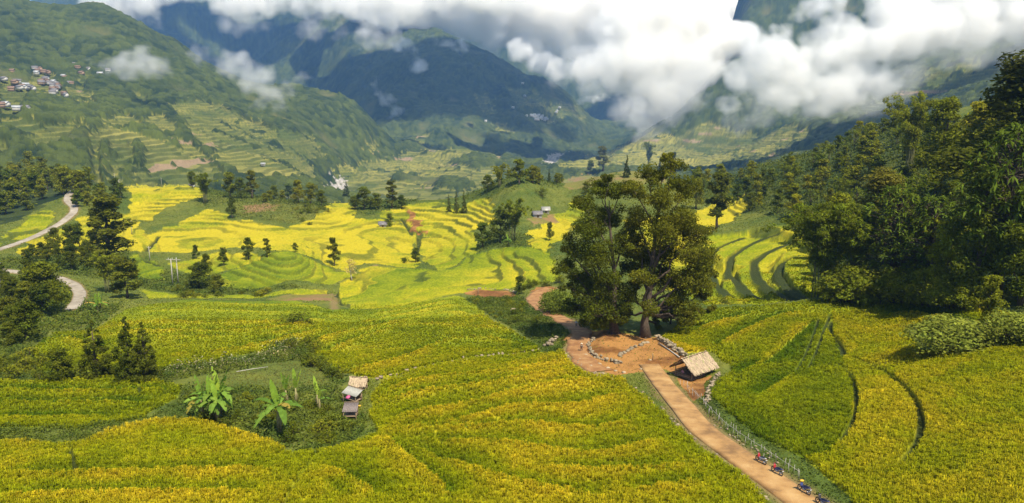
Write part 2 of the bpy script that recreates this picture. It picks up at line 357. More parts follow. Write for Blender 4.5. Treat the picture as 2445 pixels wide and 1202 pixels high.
def bbox_idx(p, pad):
    l = np.log(np.maximum(p[:, 1] - pad, 27)); l2 = np.log(p[:, 1] + pad)
    s = p[:, 0] / p[:, 1]; e = pad / p[:, 1].min() + .05
    i0, i1 = np.searchsorted(GS, (s.min() - e, s.max() + e)); j0, j1 = np.searchsorted(GL, (l.min(), l2.max()))
    return i0, i1, j0, j1
def way(name, px, half, fade=3.0, d=1.5, level=True, sink=0.06, xy=None):
    p = np.array(xy if xy is not None else [hit(u, v) for u, v in px]); p = resample(p, d)
    z = interp_grid(Z0, p[:, 0], p[:, 1])
    k = max(1, int(9 / d)); e = np.pad(z, (k, k), 'edge'); z = np.convolve(e, np.ones(2 * k + 1) / (2 * k + 1), 'valid')
    i0, i1, j0, j1 = bbox_idx(p, half + fade + 3)
    dist, at = segdist(p, i0, i1, j0, j1)
    if level:
        zr = np.interp(at, np.arange(len(z)), z); m = 1 - sstep(half + .2, half + fade, dist)
        sub = Z[j0:j1, i0:i1]; Z[j0:j1, i0:i1] = sub * (1 - m) + (zr - sink) * m
    wd = waydist[j0:j1, i0:i1]; np.minimum(wd, dist - half, out=wd)
    WAYS[name] = (p, z, half); return p, z
way('road', [(1545,868),(1562,888),(1620,960),(1668,1022),(1750,1083),(1835,1140),(1912,1195),(1985,1250)], 1.75)
way('bend', [(185,452),(163,466),(160,480),(178,496),(176,508),(150,530),(110,552),(40,582),(-60,612)], 1.9, 5)
way('low', [(-60,640),(0,645),(60,652),(140,664),(178,680),(192,700),(188,718),(170,740)], 1.9, 4)
way('path', [(1440,890),(1390,860),(1372,835),(1395,800),(1385,785),(1340,762),(1290,735),(1272,718),(1282,700),(1320,686)], 2.1, 2.5)
way('track', [(800,745),(795,700),(850,685),(880,650),(900,632)], 0.5, 1)
# shallow bunds and ditches between fields
BUND = np.zeros(YY.shape)
def bund(px, half, depth):
    p = resample([hit(u, v) for u, v in px], 1.2); i0, i1, j0, j1 = bbox_idx(p, half + 4)
    dist, _ = segdist(p, i0, i1, j0, j1)
    half *= (.8 if p[:, 1].mean() < 140 else 1.05); depth *= (1.3 if p[:, 1].mean() < 140 else 1.6); dist = dist + JX[j0:j1, i0:i1] * .4 * half
    m = 1 - sstep(half * .6, half * 1.25, dist)
    Z[j0:j1, i0:i1] -= depth * m; b = BUND[j0:j1, i0:i1]; np.maximum(b, m, out=b)
for px, h, d in [
 ([(1990,760),(1975,785),(2015,830),(2012,858)], .55, .5), ([(1985,870),(2010,872),(2035,900),(2047,950),(2040,1010),(1995,1070)], .45, .5),
 ([(2018,852),(2060,862),(2110,890),(2165,930),(2195,970),(2205,1010),(2190,1070),(2130,1120)], .5, .5), ([(1957,755),(1945,790),(1918,860),(1895,895)], .4, .4), ([(1985,745),(1965,790),(1950,840),(1925,890)], .4, .4),
 ([(160,1062),(178,1095),(182,1140)], .35, .5), ([(765,1075),(740,1110),(710,1150),(680,1200),(660,1240)], .35, .5), ([(980,1120),(1000,1170)], .3, .4),
 ([(878,912),(960,890),(1060,868),(1130,853),(1200,850),(1270,845),(1300,830)], .7, .9), ([(1000,545),(1000,580),(990,610)], 1.2, 1.2), ([(985,560),(960,520),(920,515)], 1.0, 1),
 ([(830,738),(900,735),(960,728),(1000,715)], .8, .6), ([(345,600),(370,575),(380,560)], 1.0, 1), ([(420,640),(350,625),(335,600)], 1, .6), ([(330,915),(335,950)], .3, .4),
 ([(560,700),(640,685),(760,690),(800,680)], .8, .5), ([(1895,542),(1840,555),(1790,578),(1745,608),(1738,648),(1785,690),(1835,716)], 1.5, .9), ([(1900,568),(1845,588),(1800,618),(1805,655),(1850,688),(1895,712)], 1.5, .9), ([(1912,600),(1868,618),(1856,648),(1885,682),(1920,705)], 1.4, .9), ([(1700,598),(1694,640),(1715,680),(1770,712)], 1.4, .8), ([(1780,560),(1720,585),(1690,612)], 1.1, .7), ([(1660,700),(1740,725),(1850,722)], 1.0, .6), ([(800,690),(805,715),(830,735)], 1.1, .6)]: bund(px, h, d)
# ---------------------------------------------------------------- terraces
# near paddies: each bank traced left to right, upper paddy on its right-hand side; the ground drops behind it
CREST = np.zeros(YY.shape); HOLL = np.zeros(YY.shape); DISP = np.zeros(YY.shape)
def crest(px, h=.75, reach=2.3):
    p = resample([hit(u, v) for u, v in px], 1.2); i0, i1, j0, j1 = bbox_idx(p, reach * 2.2); dist, at_ = segdist(p, i0, i1, j0, j1)
    k = np.clip(at_.astype(int), 0, len(p) - 2); d = p[k + 1] - p[k]; x = XX[j0:j1, i0:i1] - p[k, 0]; y = YY[j0:j1, i0:i1] - p[k, 1]
    sd = (d[..., 0] * y - d[..., 1] * x) / (np.linalg.norm(d, axis=-1) + 1e-9)          # + is behind (left of travel)
    sd = sd + JX[j0:j1, i0:i1] * .5
    n = len(p) - 1; taper = sstep(0, 5, at_) * sstep(0, 5, n - at_); fall = np.exp(-np.abs(sd) / reach) * taper * (dist < reach * 2.2) * (1 - sstep(reach * 1.4, reach * 2.2, dist))
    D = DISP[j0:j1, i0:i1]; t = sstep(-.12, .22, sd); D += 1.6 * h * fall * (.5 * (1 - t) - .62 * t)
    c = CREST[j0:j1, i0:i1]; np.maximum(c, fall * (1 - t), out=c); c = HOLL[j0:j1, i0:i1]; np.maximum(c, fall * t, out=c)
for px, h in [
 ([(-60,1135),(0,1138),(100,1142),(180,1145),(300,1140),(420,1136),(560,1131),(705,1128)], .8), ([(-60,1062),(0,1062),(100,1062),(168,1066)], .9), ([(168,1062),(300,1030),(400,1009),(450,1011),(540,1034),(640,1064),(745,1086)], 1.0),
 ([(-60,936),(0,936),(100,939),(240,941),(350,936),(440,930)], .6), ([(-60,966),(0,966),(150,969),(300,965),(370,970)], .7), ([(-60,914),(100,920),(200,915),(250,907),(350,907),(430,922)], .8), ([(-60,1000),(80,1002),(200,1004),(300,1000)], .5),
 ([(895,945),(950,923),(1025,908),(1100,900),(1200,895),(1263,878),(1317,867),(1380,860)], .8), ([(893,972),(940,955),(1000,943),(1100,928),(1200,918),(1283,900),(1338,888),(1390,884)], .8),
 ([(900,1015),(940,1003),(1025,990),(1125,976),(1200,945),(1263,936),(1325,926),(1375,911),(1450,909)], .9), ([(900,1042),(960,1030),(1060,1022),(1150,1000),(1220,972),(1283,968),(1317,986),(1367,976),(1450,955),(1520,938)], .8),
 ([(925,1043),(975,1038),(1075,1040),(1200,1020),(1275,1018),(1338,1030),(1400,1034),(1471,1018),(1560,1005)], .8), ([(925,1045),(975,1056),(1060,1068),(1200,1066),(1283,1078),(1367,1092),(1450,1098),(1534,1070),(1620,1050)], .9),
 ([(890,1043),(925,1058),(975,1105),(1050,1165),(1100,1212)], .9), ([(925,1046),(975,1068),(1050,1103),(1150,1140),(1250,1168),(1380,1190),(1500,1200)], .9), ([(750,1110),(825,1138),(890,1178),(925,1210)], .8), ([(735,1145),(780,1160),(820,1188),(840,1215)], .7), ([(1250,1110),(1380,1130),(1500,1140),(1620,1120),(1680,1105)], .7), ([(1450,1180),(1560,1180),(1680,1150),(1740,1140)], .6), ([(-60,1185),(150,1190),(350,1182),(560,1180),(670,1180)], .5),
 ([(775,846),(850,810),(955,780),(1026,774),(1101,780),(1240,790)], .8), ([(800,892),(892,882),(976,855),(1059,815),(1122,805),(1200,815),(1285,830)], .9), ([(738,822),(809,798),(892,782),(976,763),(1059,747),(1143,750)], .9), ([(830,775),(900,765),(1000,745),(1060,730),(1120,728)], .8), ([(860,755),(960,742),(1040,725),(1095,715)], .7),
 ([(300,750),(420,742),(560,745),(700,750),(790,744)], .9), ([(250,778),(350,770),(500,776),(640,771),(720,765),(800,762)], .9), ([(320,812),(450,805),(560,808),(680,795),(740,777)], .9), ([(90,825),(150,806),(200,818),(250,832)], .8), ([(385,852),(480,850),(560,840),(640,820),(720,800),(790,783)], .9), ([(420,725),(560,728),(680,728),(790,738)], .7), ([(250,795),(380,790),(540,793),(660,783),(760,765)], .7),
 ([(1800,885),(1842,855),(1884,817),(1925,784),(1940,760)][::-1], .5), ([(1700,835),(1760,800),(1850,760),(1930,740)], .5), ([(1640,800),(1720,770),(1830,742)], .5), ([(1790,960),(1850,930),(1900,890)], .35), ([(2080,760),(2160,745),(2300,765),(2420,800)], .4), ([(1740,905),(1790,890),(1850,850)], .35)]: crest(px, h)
rz_ = (cls == RICE) & (step > 50); Z = Z + DISP * sstep(0.2, 2.0, waydist) * (rz_ | (DISP < 0))
step = np.where(rz_, 1.0, step)
rice = (cls == RICE); farm = (cls == FARM)
tw = fbm(XX / 26, YY / 26, 3, 61) * .55 * step + fbm(XX / 7, YY / 7, 2, 67) * .16 * step
tw = np.where(farm, fbm(XX / 60, YY / 60, 3, 63) * 4, tw)
lv = (Z + tw) / step + reg * 0.37; fl = np.floor(lv); fr = lv - fl
fr = np.where(rz_, .35, fr); fl = np.where(rz_, 0, fl)
terr = (fl + sstep(.70, 1.0, fr)) * step - reg * 0.37 * step - tw
tm = ((rice & ~rz_) | farm) * sstep(0.3, 2.5, waydist) * (1 - BUND)
Z = Z * (1 - tm) + terr * tm
h1 = _h(fl, reg * 7 + np.floor(XX / 400), 71)                       # one draw per terrace
h2 = _h(fl, np.floor((XX + 14 * JX) / 55) + 31 * reg, 73)           # and per paddy along it
# forest canopy, scrub, rice grain: real relief
wf, cidf = worley(XX / 14 + .4 * JX, YY / 14 + .4 * JY, 81); wf2, cidf2 = worley(XX / 6, YY / 6, 83)
big = vnoise(XX / 90, YY / 90, 87)
canopy = 8 * np.clip(1 - wf ** 2, 0, 1) * (.45 + .8 * cidf) + 2.2 * np.clip(1 - wf2 ** 2, 0, 1)
fmask = (cls == FOREST) & (YY > 560)
thin = sstep(.04, .2, big)
def blur(m, k):
    m = m.astype(np.float32)
    for ax in (0, 1):
        c = np.cumsum(np.pad(m, [(k + 1, k) if q == ax else (0, 0) for q in (0, 1)], 'edge'), axis=ax)
        m = (np.take(c, range(2 * k + 1, c.shape[ax]), ax) - np.take(c, range(0, c.shape[ax] - 2 * k - 1), ax)) / (2 * k + 1)
    return m
Z = Z + np.clip(blur(fmask, 2) * 2 - 1, 0, 1) * canopy * thin * sstep(560, 640, YY)
farm_t = farm & (vnoise(XX / 16, YY / 16, 91) + .5 * vnoise(XX / 75, YY / 75, 92) > 1.12)   # tree clumps among far fields
Z = Z + np.clip(blur(farm_t, 1) * 1.6 - .5, 0, 1) * (canopy * .6)
grain = _h(np.arange(NL)[:, None] + np.zeros((1, NS)), np.arange(NS)[None] + np.zeros((NL, 1)), 95)
Z = Z + rice * (grain - .5) * np.clip(YY / 900, .0, .5) * (1 - BUND)
Z = Z + ((cls == GRASS) | (cls == SCRUB)) * (fbm(XX / 2.2, YY / 2.2, 3, 97) * .35) * sstep(.5, 3, waydist)
# ---------------------------------------------------------------- ground colour: crops, soil, woods (terrace bands carry painted light and shade)
def C(*c): return np.array(c, np.float32)
def mixc(a, b, t): return a + (b - a) * t[..., None]
n1 = fbm(XX / 30, YY / 30, 4, 101); n2 = fbm(XX / 5, YY / 5, 3, 103); n3 = fbm(XX / 150, YY / 150, 3, 107)
col = np.empty(YY.shape + (3,), np.float32)
col[:] = mixc(C(.085, .125, .018), C(.19, .20, .03), np.clip(.45 + .9 * n1 + .5 * n2, 0, 1))         # grass
G_, M_, Y_ = C(.080, .142, .003), C(.255, .29, .004), C(.54, .435, .014)
def ricecol(t):
    return np.where((t < .5)[..., None], mixc(G_, M_, np.clip(t * 2, 0, 1)), mixc(M_, Y_, np.clip(t * 2 - 1, 0, 1)))
def ripeness(rp, h1, h2, n1, n2, n3, g):
    return np.clip(rp + .30 * (h1 - .5) + .30 * (h2 - .5) + .34 * n1 + .20 * n2 + .2 * n3 + .22 * (g - .5), 0, 1)
rt = np.clip(ripeness(ripe, h1, h2, n1, n2, n3, grain) + .26 * (np.minimum(fr, .7) / .7 - .45) * (YY < 320), 0, 1)  # riper towards terrace edges, also standing in for their lit rims
rt = np.clip(rt + .36 * CREST - .85 * HOLL, 0, 1)  # painted light: crests yellower as if lit, hollows behind greener as if shaded
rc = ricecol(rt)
bank = sstep(.68, .78, fr) * (1 - sstep(.93, 1.0, fr))
bank = bank * np.clip(-.25 + 1.9 * vnoise(XX / 24, YY / 24, 111), 0, 1) * (np.clip(step, .5, 1.5) / 1.5) * np.clip((YY - 120) / 150, .25, 1)
rc = mixc(rc, C(.055, .085, .010), bank * .85)
rc = mixc(rc, C(.035, .050, .010), BUND * .95)
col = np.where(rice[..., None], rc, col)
fc = mixc(C(.10, .125, .022), C(.38, .33, .065), np.clip(ripe + .5 * (h2 - .5) + .3 * n1 + .35 * n3, 0, 1))
fc = mixc(fc, C(.05, .075, .018), sstep(.6, .74, fr) * (1 - sstep(.95, 1, fr)) * .6)
fc = np.where((h2 > .95)[..., None] & (vnoise(XX / 120, YY / 120, 113) > .6)[..., None], C(.33, .23, .13), fc)
col = np.where(farm[..., None], fc, col)
wd = mixc(C(.012, .028, .008), C(.095, .118, .018), np.clip(.1 + .75 * cidf + .35 * n3 + .25 * n1, 0, 1))
gl = mixc(C(.07, .095, .02), C(.13, .125, .035), np.clip(.5 + n1, 0, 1))
col = np.where((cls == FOREST)[..., None], mixc(gl, wd, thin), col)
col = np.where(farm_t[..., None], wd, col)
col = np.where((cls == SCRUB)[..., None], mixc(C(.05, .08, .013), C(.13, .15, .022), np.clip(.4 + n1 + .5 * n2, 0, 1)), col)
so = mixc(C(.21, .088, .024), C(.46, .225, .062), np.clip(.5 + 1.1 * n1 + 1.3 * n2 + .5 * fbm(XX / 1.1, YY / 1.1, 2, 119), 0, 1))
col = np.where((cls == DIRT)[..., None], so, col)
col = np.where((cls == DRY)[..., None], mixc(C(.20, .19, .035), C(.30, .18, .075), np.clip(.4 + 1.6 * n1 + n2, 0, 1)), col)
col = np.where((cls == GRAVEL)[..., None], mixc(C(.34, .30, .24), C(.50, .46, .40), grain), col)
# dusty verges beside the ways, bare scree high on the mountains
v_ = (1 - sstep(.0, 1.6, waydist + n2 * 1.2)) * (YY < 600) * ((cls == GRASS) | (cls == SCRUB)) * .75
col = mixc(col, C(.30, .20, .085), v_)
col *= (.86 + .28 * grain)[..., None] * .68
# ---------------------------------------------------------------- terrain object
def new_mat(name):
    m = bpy.data.materials.new(name); m.use_nodes = True; return m, m.node_tree, m.node_tree.nodes['Principled BSDF']
def tint_mat(name, rough=.9, bump=0, scale=3.0, transl=0.0):
    m, t, p = new_mat(name)
    a = t.nodes.new('ShaderNodeAttribute'); a.attribute_name = 'tint'
    p.inputs['Roughness'].default_value = rough; p.inputs['Specular IOR Level'].default_value = .15
    t.links.new(a.outputs['Color'], p.inputs['Base Color'])
    if bump:
        n = t.nodes.new('ShaderNodeTexNoise'); n.inputs['Scale'].default_value = scale; n.inputs['Detail'].default_value = 4
        g = t.nodes.new('ShaderNodeNewGeometry'); t.links.new(g.outputs['Position'], n.inputs['Vector'])
        b = t.nodes.new('ShaderNodeBump'); b.inputs['Strength'].default_value = 1; b.inputs['Distance'].default_value = bump
        t.links.new(n.outputs['Fac'], b.inputs['Height']); t.links.new(b.outputs['Normal'], p.inputs['Normal'])
    return m
M_ground = tint_mat('ground', .95, .25, 2.2)
_i = np.arange(NL - 1)[:, None] * NS + np.arange(NS - 1)[None]
_q = np.stack([_i, _i + 1, _i + NS + 1, _i + NS], -1).reshape(-1, 4)
me = np_mesh('terrain', np.stack([XX, YY, Z], -1).reshape(-1, 3), [_q], (M_ground,), True, col.reshape(-1, 3))
terrain = link('terrain', me); tag(terrain, kind='structure')
def gz(x, y): return interp_grid(Z, x, y)
def at(u, v):
    x, y = hit(u, v); return np.array([x, y, float(gz(x, y))])
# ---------------------------------------------------------------- plants
def leaf_mat(name, trans=.4, var=.25, gain=.92):
    m = bpy.data.materials.new(name); m.use_nodes = True; t = m.node_tree; t.nodes.clear(); N = t.nodes.new; L = t.links.new
    out = N('ShaderNodeOutputMaterial'); a = N('ShaderNodeAttribute'); a.attribute_name = 'tint'
    oi = N('ShaderNodeObjectInfo'); hs = N('ShaderNodeHueSaturation')
    mr = N('ShaderNodeMapRange'); mr.inputs['To Min'].default_value = gain * (1 - var); mr.inputs['To Max'].default_value = gain * (1 + var); L(oi.outputs['Random'], mr.inputs['Value'])
    mr2 = N('ShaderNodeMapRange'); mr2.inputs['From Min'].default_value = 1; mr2.inputs['From Max'].default_value = 0; mr2.inputs['To Min'].default_value = .478; mr2.inputs['To Max'].default_value = .512; L(oi.outputs['Random'], mr2.inputs['Value'])
    L(a.outputs['Color'], hs.inputs['Color']); L(mr.outputs[0], hs.inputs['Value']); L(mr2.outputs[0], hs.inputs['Hue'])
    d = N('ShaderNodeBsdfPrincipled'); d.inputs['Roughness'].default_value = .55; d.inputs['Specular IOR Level'].default_value = .03; d.inputs['Roughness'].default_value = .75
    tr = N('ShaderNodeBsdfTranslucent'); mx = N('ShaderNodeMixShader'); mx.inputs[0].default_value = trans
    L(hs.outputs[0], d.inputs['Base Color']); L(hs.outputs[0], tr.inputs['Color']); L(d.outputs[0], mx.inputs[1]); L(tr.outputs[0], mx.inputs[2]); L(mx.outputs[0], out.inputs['Surface'])
    return m
def bark_mat(name, c1, c2):
    m, t, p = new_mat(name); N = t.nodes.new; L = t.links.new
    n = N('ShaderNodeTexNoise'); n.inputs['Scale'].default_value = 3.5; n.inputs['Detail'].default_value = 6
    tc = N('ShaderNodeTexCoord'); mp = N('ShaderNodeMapping'); mp.inputs['Scale'].default_value = (3, 3, .5); L(tc.outputs['Object'], mp.inputs['Vector']); L(mp.outputs[0], n.inputs['Vector'])
    r = N('ShaderNodeValToRGB'); r.color_ramp.elements[0].color = (*[q * .75 for q in c1], 1); r.color_ramp.elements[1].color = (*[q * .75 for q in c2], 1); r.color_ramp.elements[0].position = .35; r.color_ramp.elements[1].position = .65
    L(n.outputs['Fac'], r.inputs[0]); L(r.outputs[0], p.inputs['Base Color']); p.inputs['Roughness'].default_value = .9
    b = N('ShaderNodeBump'); b.inputs['Distance'].default_value = .05; L(n.outputs['Fac'], b.inputs['Height']); L(b.outputs[0], p.inputs['Normal'])
    return m
M_leaf = leaf_mat('leaf'); M_rice = leaf_mat('rice', .35, 0, 1.0); M_under = leaf_mat('undergrowth', .3, 0)
M_bark = bark_mat('bark', (.045, .030, .018), (.15, .105, .065)); M_pale = bark_mat('pale_bark', (.22, .18, .13), (.5, .46, .38)); M_cane = bark_mat('cane', (.13, .14, .04), (.26, .24, .08))
def leaves(P, Nrm, size, rng, aspect=.5, tint=(.06, .09, .015), tv=.35, droop=0):
    n = len(P); a = rng.normal(size=(n, 3)); a[:, 2] -= droop
    Nrm = Nrm / (np.linalg.norm(Nrm, axis=1)[:, None] + 1e-9)
    t = a - (a * Nrm).sum(1)[:, None] * Nrm; t /= np.linalg.norm(t, axis=1)[:, None] + 1e-9
    b = np.cross(Nrm, t); s = (size * rng.uniform(.6, 1.3, n))[:, None]
    V = np.stack([P - t * s * .5, P + b * s * aspect * .5 + t * s * .05 - Nrm * s * .06, P + t * s * .5, P - b * s * aspect * .5 + t * s * .05 - Nrm * s * .06], 1).reshape(-1, 3)
    return V, tint
def cluster_crown(name, cen, rad, per, size, tint, rng, aspect=.55, droop=.2, up=.5, warm=.35):
    Vs = []; Cs = []
    tint = np.asarray(tint, float)
    for c, r in zip(cen, rad):
        n = max(6, int(per * rng.uniform(.7, 1.3)))
        d = rng.normal(size=(n, 3)); d /= np.linalg.norm(d, axis=1)[:, None]
        P = c + d * (r * rng.uniform(.25, 1, n) ** .5)[:, None] * np.array([1, 1, .75])
        V, _ = leaves(P, d * .8 + rng.normal(size=(n, 3)) * .55 + np.array([0, 0, up]), size, rng, aspect, droop=droop)
        k = rng.uniform(.75, 1.45); yl = rng.uniform(0, warm) + .12
        base = tint * k * (1 - yl) + np.array([tint[1] * 1.15, tint[1] * 1.15, tint[2]]) * k * yl
        cc = base[None] * np.array([1.12, 1.04, .5]) * rng.uniform(.75, 1.3, n)[:, None]
        Vs.append(V); Cs.append(np.repeat(cc, 4, 0))
    V = np.concatenate(Vs); Cc = np.concatenate(Cs)
    return np_mesh(name, V, [np.arange(len(V)).reshape(-1, 4)], (M_leaf,), False, Cc)
def limb(mb, a, b, r0, r1, rng, sag=.0, k=5, wob=.06):
    a = np.asarray(a, float); b = np.asarray(b, float); L = np.linalg.norm(b - a); t = np.linspace(0, 1, 5)[:, None]
    p = a + (b - a) * t; p[1:-1] += rng.normal(size=(3, 3)) * L * wob; p[:, 2] += sag * L * np.sin(t[:, 0] * math.pi)
    mb.tube(p, r0 + (r1 - r0) * t[:, 0], k)
def mb_mesh(mb, name, mat):
    f = []
    if mb.f4: f.append(np.concatenate(mb.f4))
    if mb.f3: f.append(np.concatenate(mb.f3))
    return np_mesh(name, np.concatenate(mb.v), f, (mat,), True)
def tree_broad(seed, H=12, W=4.6, base=.3, ncl=55, per=42, size=.62, tint=(.062, .092, .014), lean=0, bark=M_bark, gaps=.0, aspect=.55, droop=.2, stems=1, trunkr=.02, lobes=7):
    rng = np.random.default_rng(seed); mb = MB()
    # envelope: a few big lobes, clusters on them
    lob = []
    for i in range(lobes):
        h = base + (1 - base) * (i + .6) / lobes; a = i * 2.4 + rng.uniform(-.5, .5)
        wdt = W * math.sin(math.pi * min(1, (.25 + .72 * (h - base) / (1 - base)))) * rng.uniform(.45, .8)
        lob.append((np.array([math.cos(a) * wdt * .62, math.sin(a) * wdt * .62, h * H * .93]), max(W * .3, wdt * rng.uniform(.5, .75))))
    lob.append((np.array([lean * H * .5, 0, H * .86]), W * .38))
    cen = []; rad = []
    for i in range(ncl):
        c, r = lob[i % len(lob)]
        d = rng.normal(size=3); d /= np.linalg.norm(d); d[2] = d[2] * .8 + .1
        cen.append(c + d * r * rng.uniform(.45, 1.0)); rad.append(r * rng.uniform(.5, .85))
    cen = np.array(cen); rad = np.array(rad)
    cen[:, 2] = np.clip(cen[:, 2], base * H * .8, H * .97)
    for s in range(stems):
        off = np.array([rng.normal() * .25 * (stems > 1), rng.normal() * .25 * (stems > 1), 0])
        top = np.array([lean * H + rng.normal() * W * .12, rng.normal() * W * .12, H * .8]); zz = np.linspace(0, 1, 7)
        ax = off + (top - off) * zz[:, None]; ax[1:-1, :2] += rng.normal(size=(5, 2)) * W * .04; ax[0, 2] = -.6
        mb.tube(ax, H * trunkr * (1.25 - zz * 1.05) * (1 + 0.5 * np.exp(-zz * 14)), 8)
        for c, r in lob:
            h0 = min(.92, max(base * .75, (c[2] / H - .22)))
            o = np.array([np.interp(h0 / .8, zz, ax[:, k]) for k in range(3)])
            limb(mb, o, c, H * trunkr * .5 * (1.1 - h0), H * trunkr * .12, rng, -.04)
            for c2 in cen[rng.choice(len(cen), 3)]:
                if np.linalg.norm(c2 - c) < r * 1.2: limb(mb, c, c2, H * trunkr * .14, H * trunkr * .04, rng, 0, 4)
    return mb_mesh(mb, 'trunk', bark), cluster_crown('crown', cen, rad, per, size, tint, rng, aspect, droop), H
def tree_bamboo(seed, H=12, n=15, spread=.42, tint=(.12, .17, .022), size=.75, per=24):
    rng = np.random.default_rng(seed); mb = MB(); cen = []; rad = []
    for i in range(n):
        a = rng.uniform(0, 6.28); hh = H * rng.uniform(.62, 1.0); sp = H * spread * rng.uniform(.25, 1)
        t = np.linspace(0, 1, 9); r = sp * t ** 2.4 + .5 * t; z = hh * np.sin(t * 1.85) / 1.0
        b0 = rng.normal(size=2) * H * .035
        p = np.c_[b0[0] + math.cos(a) * r, b0[1] + math.sin(a) * r, z]; p[0, 2] = -.4
        mb.tube(p, .05 * (1.2 - t) * H / 12 + .012, 5)
        for k in np.linspace(.32, 1, 11):
            q = np.array([np.interp(k, t, p[:, j]) for j in range(3)])
            cen.append(q + rng.normal(size=3) * H * .022); rad.append(H * .062 * rng.uniform(.7, 1.3) * (1.15 - .45 * k))
    return mb_mesh(mb, 'trunk', M_cane), cluster_crown('crown', np.array(cen), np.array(rad), per, size, tint, rng, .30, 1.1, .35), H
def tree_conifer(seed, H=10, W=2.0, tint=(.058, .088, .02), size=.5, per=36, rows=17):
    rng = np.random.default_rng(seed); mb = MB(); cen = []; rad = []
    mb.tube([(0, 0, -.5), (0, 0, H * .5), (rng.normal() * .08, 0, H * .97)], [H * .018, H * .012, H * .003], 7)
    for i in range(rows):
        f = i / (rows - 1); z = H * (.07 + .90 * f); w = W * (1 - f) ** .8 * rng.uniform(.8, 1.15) + .12
        for k in range(max(2, int(7 * (1 - f) + 2))):
            a = rng.uniform(0, 6.28); rr = w * rng.uniform(.45, 1)
            c = np.array([math.cos(a) * rr, math.sin(a) * rr, z - rr * .18 + rng.normal() * .1]); cen.append(c); rad.append(.20 * W * (1.15 - f) + .12)
            if k < 5: limb(mb, (0, 0, z), c, H * .004, .012, rng, 0, 4, .03)
    cen.append(np.array([0, 0, H * .97])); rad.append(.16)
    return mb_mesh(mb, 'trunk', M_bark), cluster_crown('crown', np.array(cen), np.array(rad), per, size, tint, rng, .34, .6, .3, .2), H
def tree_rosette(seed, H=12, W=4.2, n=60, tint=(.105, .16, .028), L=1.25, bark=M_bark):
    """big-leaved tree: long leaves radiating from shoot tips"""
    rng = np.random.default_rng(seed); mb = MB(); Vs = []; Cs = []; tint = np.array(tint)
    mb.tube([(0, 0, -.5), (.1, .1, H * .4), (rng.normal() * .3, rng.normal() * .3, H * .85)], [H * .02, H * .015, H * .006], 7)
    for i in range(n):
        f = (i + .5) / n; z = H * (.22 + .74 * f); w = W * math.sin(math.pi * (.18 + .78 * f)) ** .8 * rng.uniform(.4, 1); a = i * 2.4 + rng.uniform(-.4, .4)
        c = np.array([math.cos(a) * w, math.sin(a) * w, z]); limb(mb, (0, 0, z * .86), c, H * .005, .02, rng, 0, 4)
        k = rng.integers(9, 14); out = np.array([math.cos(a), math.sin(a), .9])
        d = rng.normal(size=(k, 3)) + out * .7; d[:, 2] -= .25; d /= np.linalg.norm(d, axis=1)[:, None]
        ll = L * rng.uniform(.7, 1.2, k)[:, None]; side = np.cross(d, [0, 0, 1.0]); side /= np.linalg.norm(side, axis=1)[:, None] + 1e-9
        tip = c + d * ll; tip[:, 2] -= ll[:, 0] * .25; mid = c + d * ll * .5
        V = np.stack([c + 0 * d, mid + side * ll * .12, tip, mid - side * ll * .12], 1).reshape(-1, 3)
        Vs.append(V); Cs.append(np.repeat(tint[None] * np.array([1.1, 1.03, .55]) * rng.uniform(.7, 1.35) * rng.uniform(.8, 1.25, k)[:, None], 4, 0))
    V = np.concatenate(Vs)
    return mb_mesh(mb, 'trunk', bark), np_mesh('crown', V, [np.arange(len(V)).reshape(-1, 4)], (M_leaf,), False, np.concatenate(Cs)), H
def shrub(seed, H=2.4, W=2.0, ncl=16, per=36, size=.34, tint=(.06, .095, .016), aspect=.5):
    rng = np.random.default_rng(seed); mb = MB(); cen = []; rad = []
    for i in range(ncl):
        a = rng.uniform(0, 6.28); rr = W * rng.uniform(0, .85); z = H * rng.uniform(.25, .9) * (1 - .45 * (rr / W) ** 2)
        c = np.array([math.cos(a) * rr, math.sin(a) * rr, z]); cen.append(c); rad.append(W * rng.uniform(.22, .38)); limb(mb, (c[0] * .15, c[1] * .15, -.3), c, .05, .015, rng, 0, 4)
    return mb_mesh(mb, 'stems', M_bark), cluster_crown('foliage', np.array(cen), np.array(rad), per, size, tint, rng, aspect), H
def strip_leaf(mb_v, mb_f, mb_c, base, a, el, L, wd, droop, rng, tint, seg=13):
    """one banana leaf: a folded blade either side of an arching midrib, edge torn in places"""
    t = np.linspace(0, 1, seg); d = np.array([math.cos(a), math.sin(a)])
    r = np.cumsum(np.r_[0, np.cos(el - droop * t[1:] * 1.6)]) * L / seg; z = np.cumsum(np.r_[0, np.sin(el - droop * t[1:] * 1.6)]) * L / seg
    mid = np.c_[base[0] + d[0] * r, base[1] + d[1] * r, base[2] + z]; sd = np.array([-d[1], d[0], 0])
    prof = wd * np.sin(np.clip((t - .08) / .92, 0, 1) ** .75 * math.pi) ** .6 * .5 + .03
    for sg in (1, -1):
        for i in range(seg - 1):
            if rng.random() < .3 and i > 1 and (i % 2 == (sg > 0)): continue
            e0 = mid[i] + sd * sg * prof[i]; e1 = mid[i + 1] + sd * sg * prof[i + 1] * rng.uniform(.8, 1.05)
            e0 = e0 - np.array([0, 0, prof[i] * .35]); e1 = e1 - np.array([0, 0, prof[i + 1] * .35 + rng.uniform(0, .05)])
            n = sum(len(q) for q in mb_v); mb_v.append(np.array([mid[i], mid[i + 1], e1, e0])); mb_f.append([n, n + 1, n + 2, n + 3])
            mb_c.append(np.repeat((np.array(tint) * rng.uniform(.85, 1.15))[None], 4, 0))
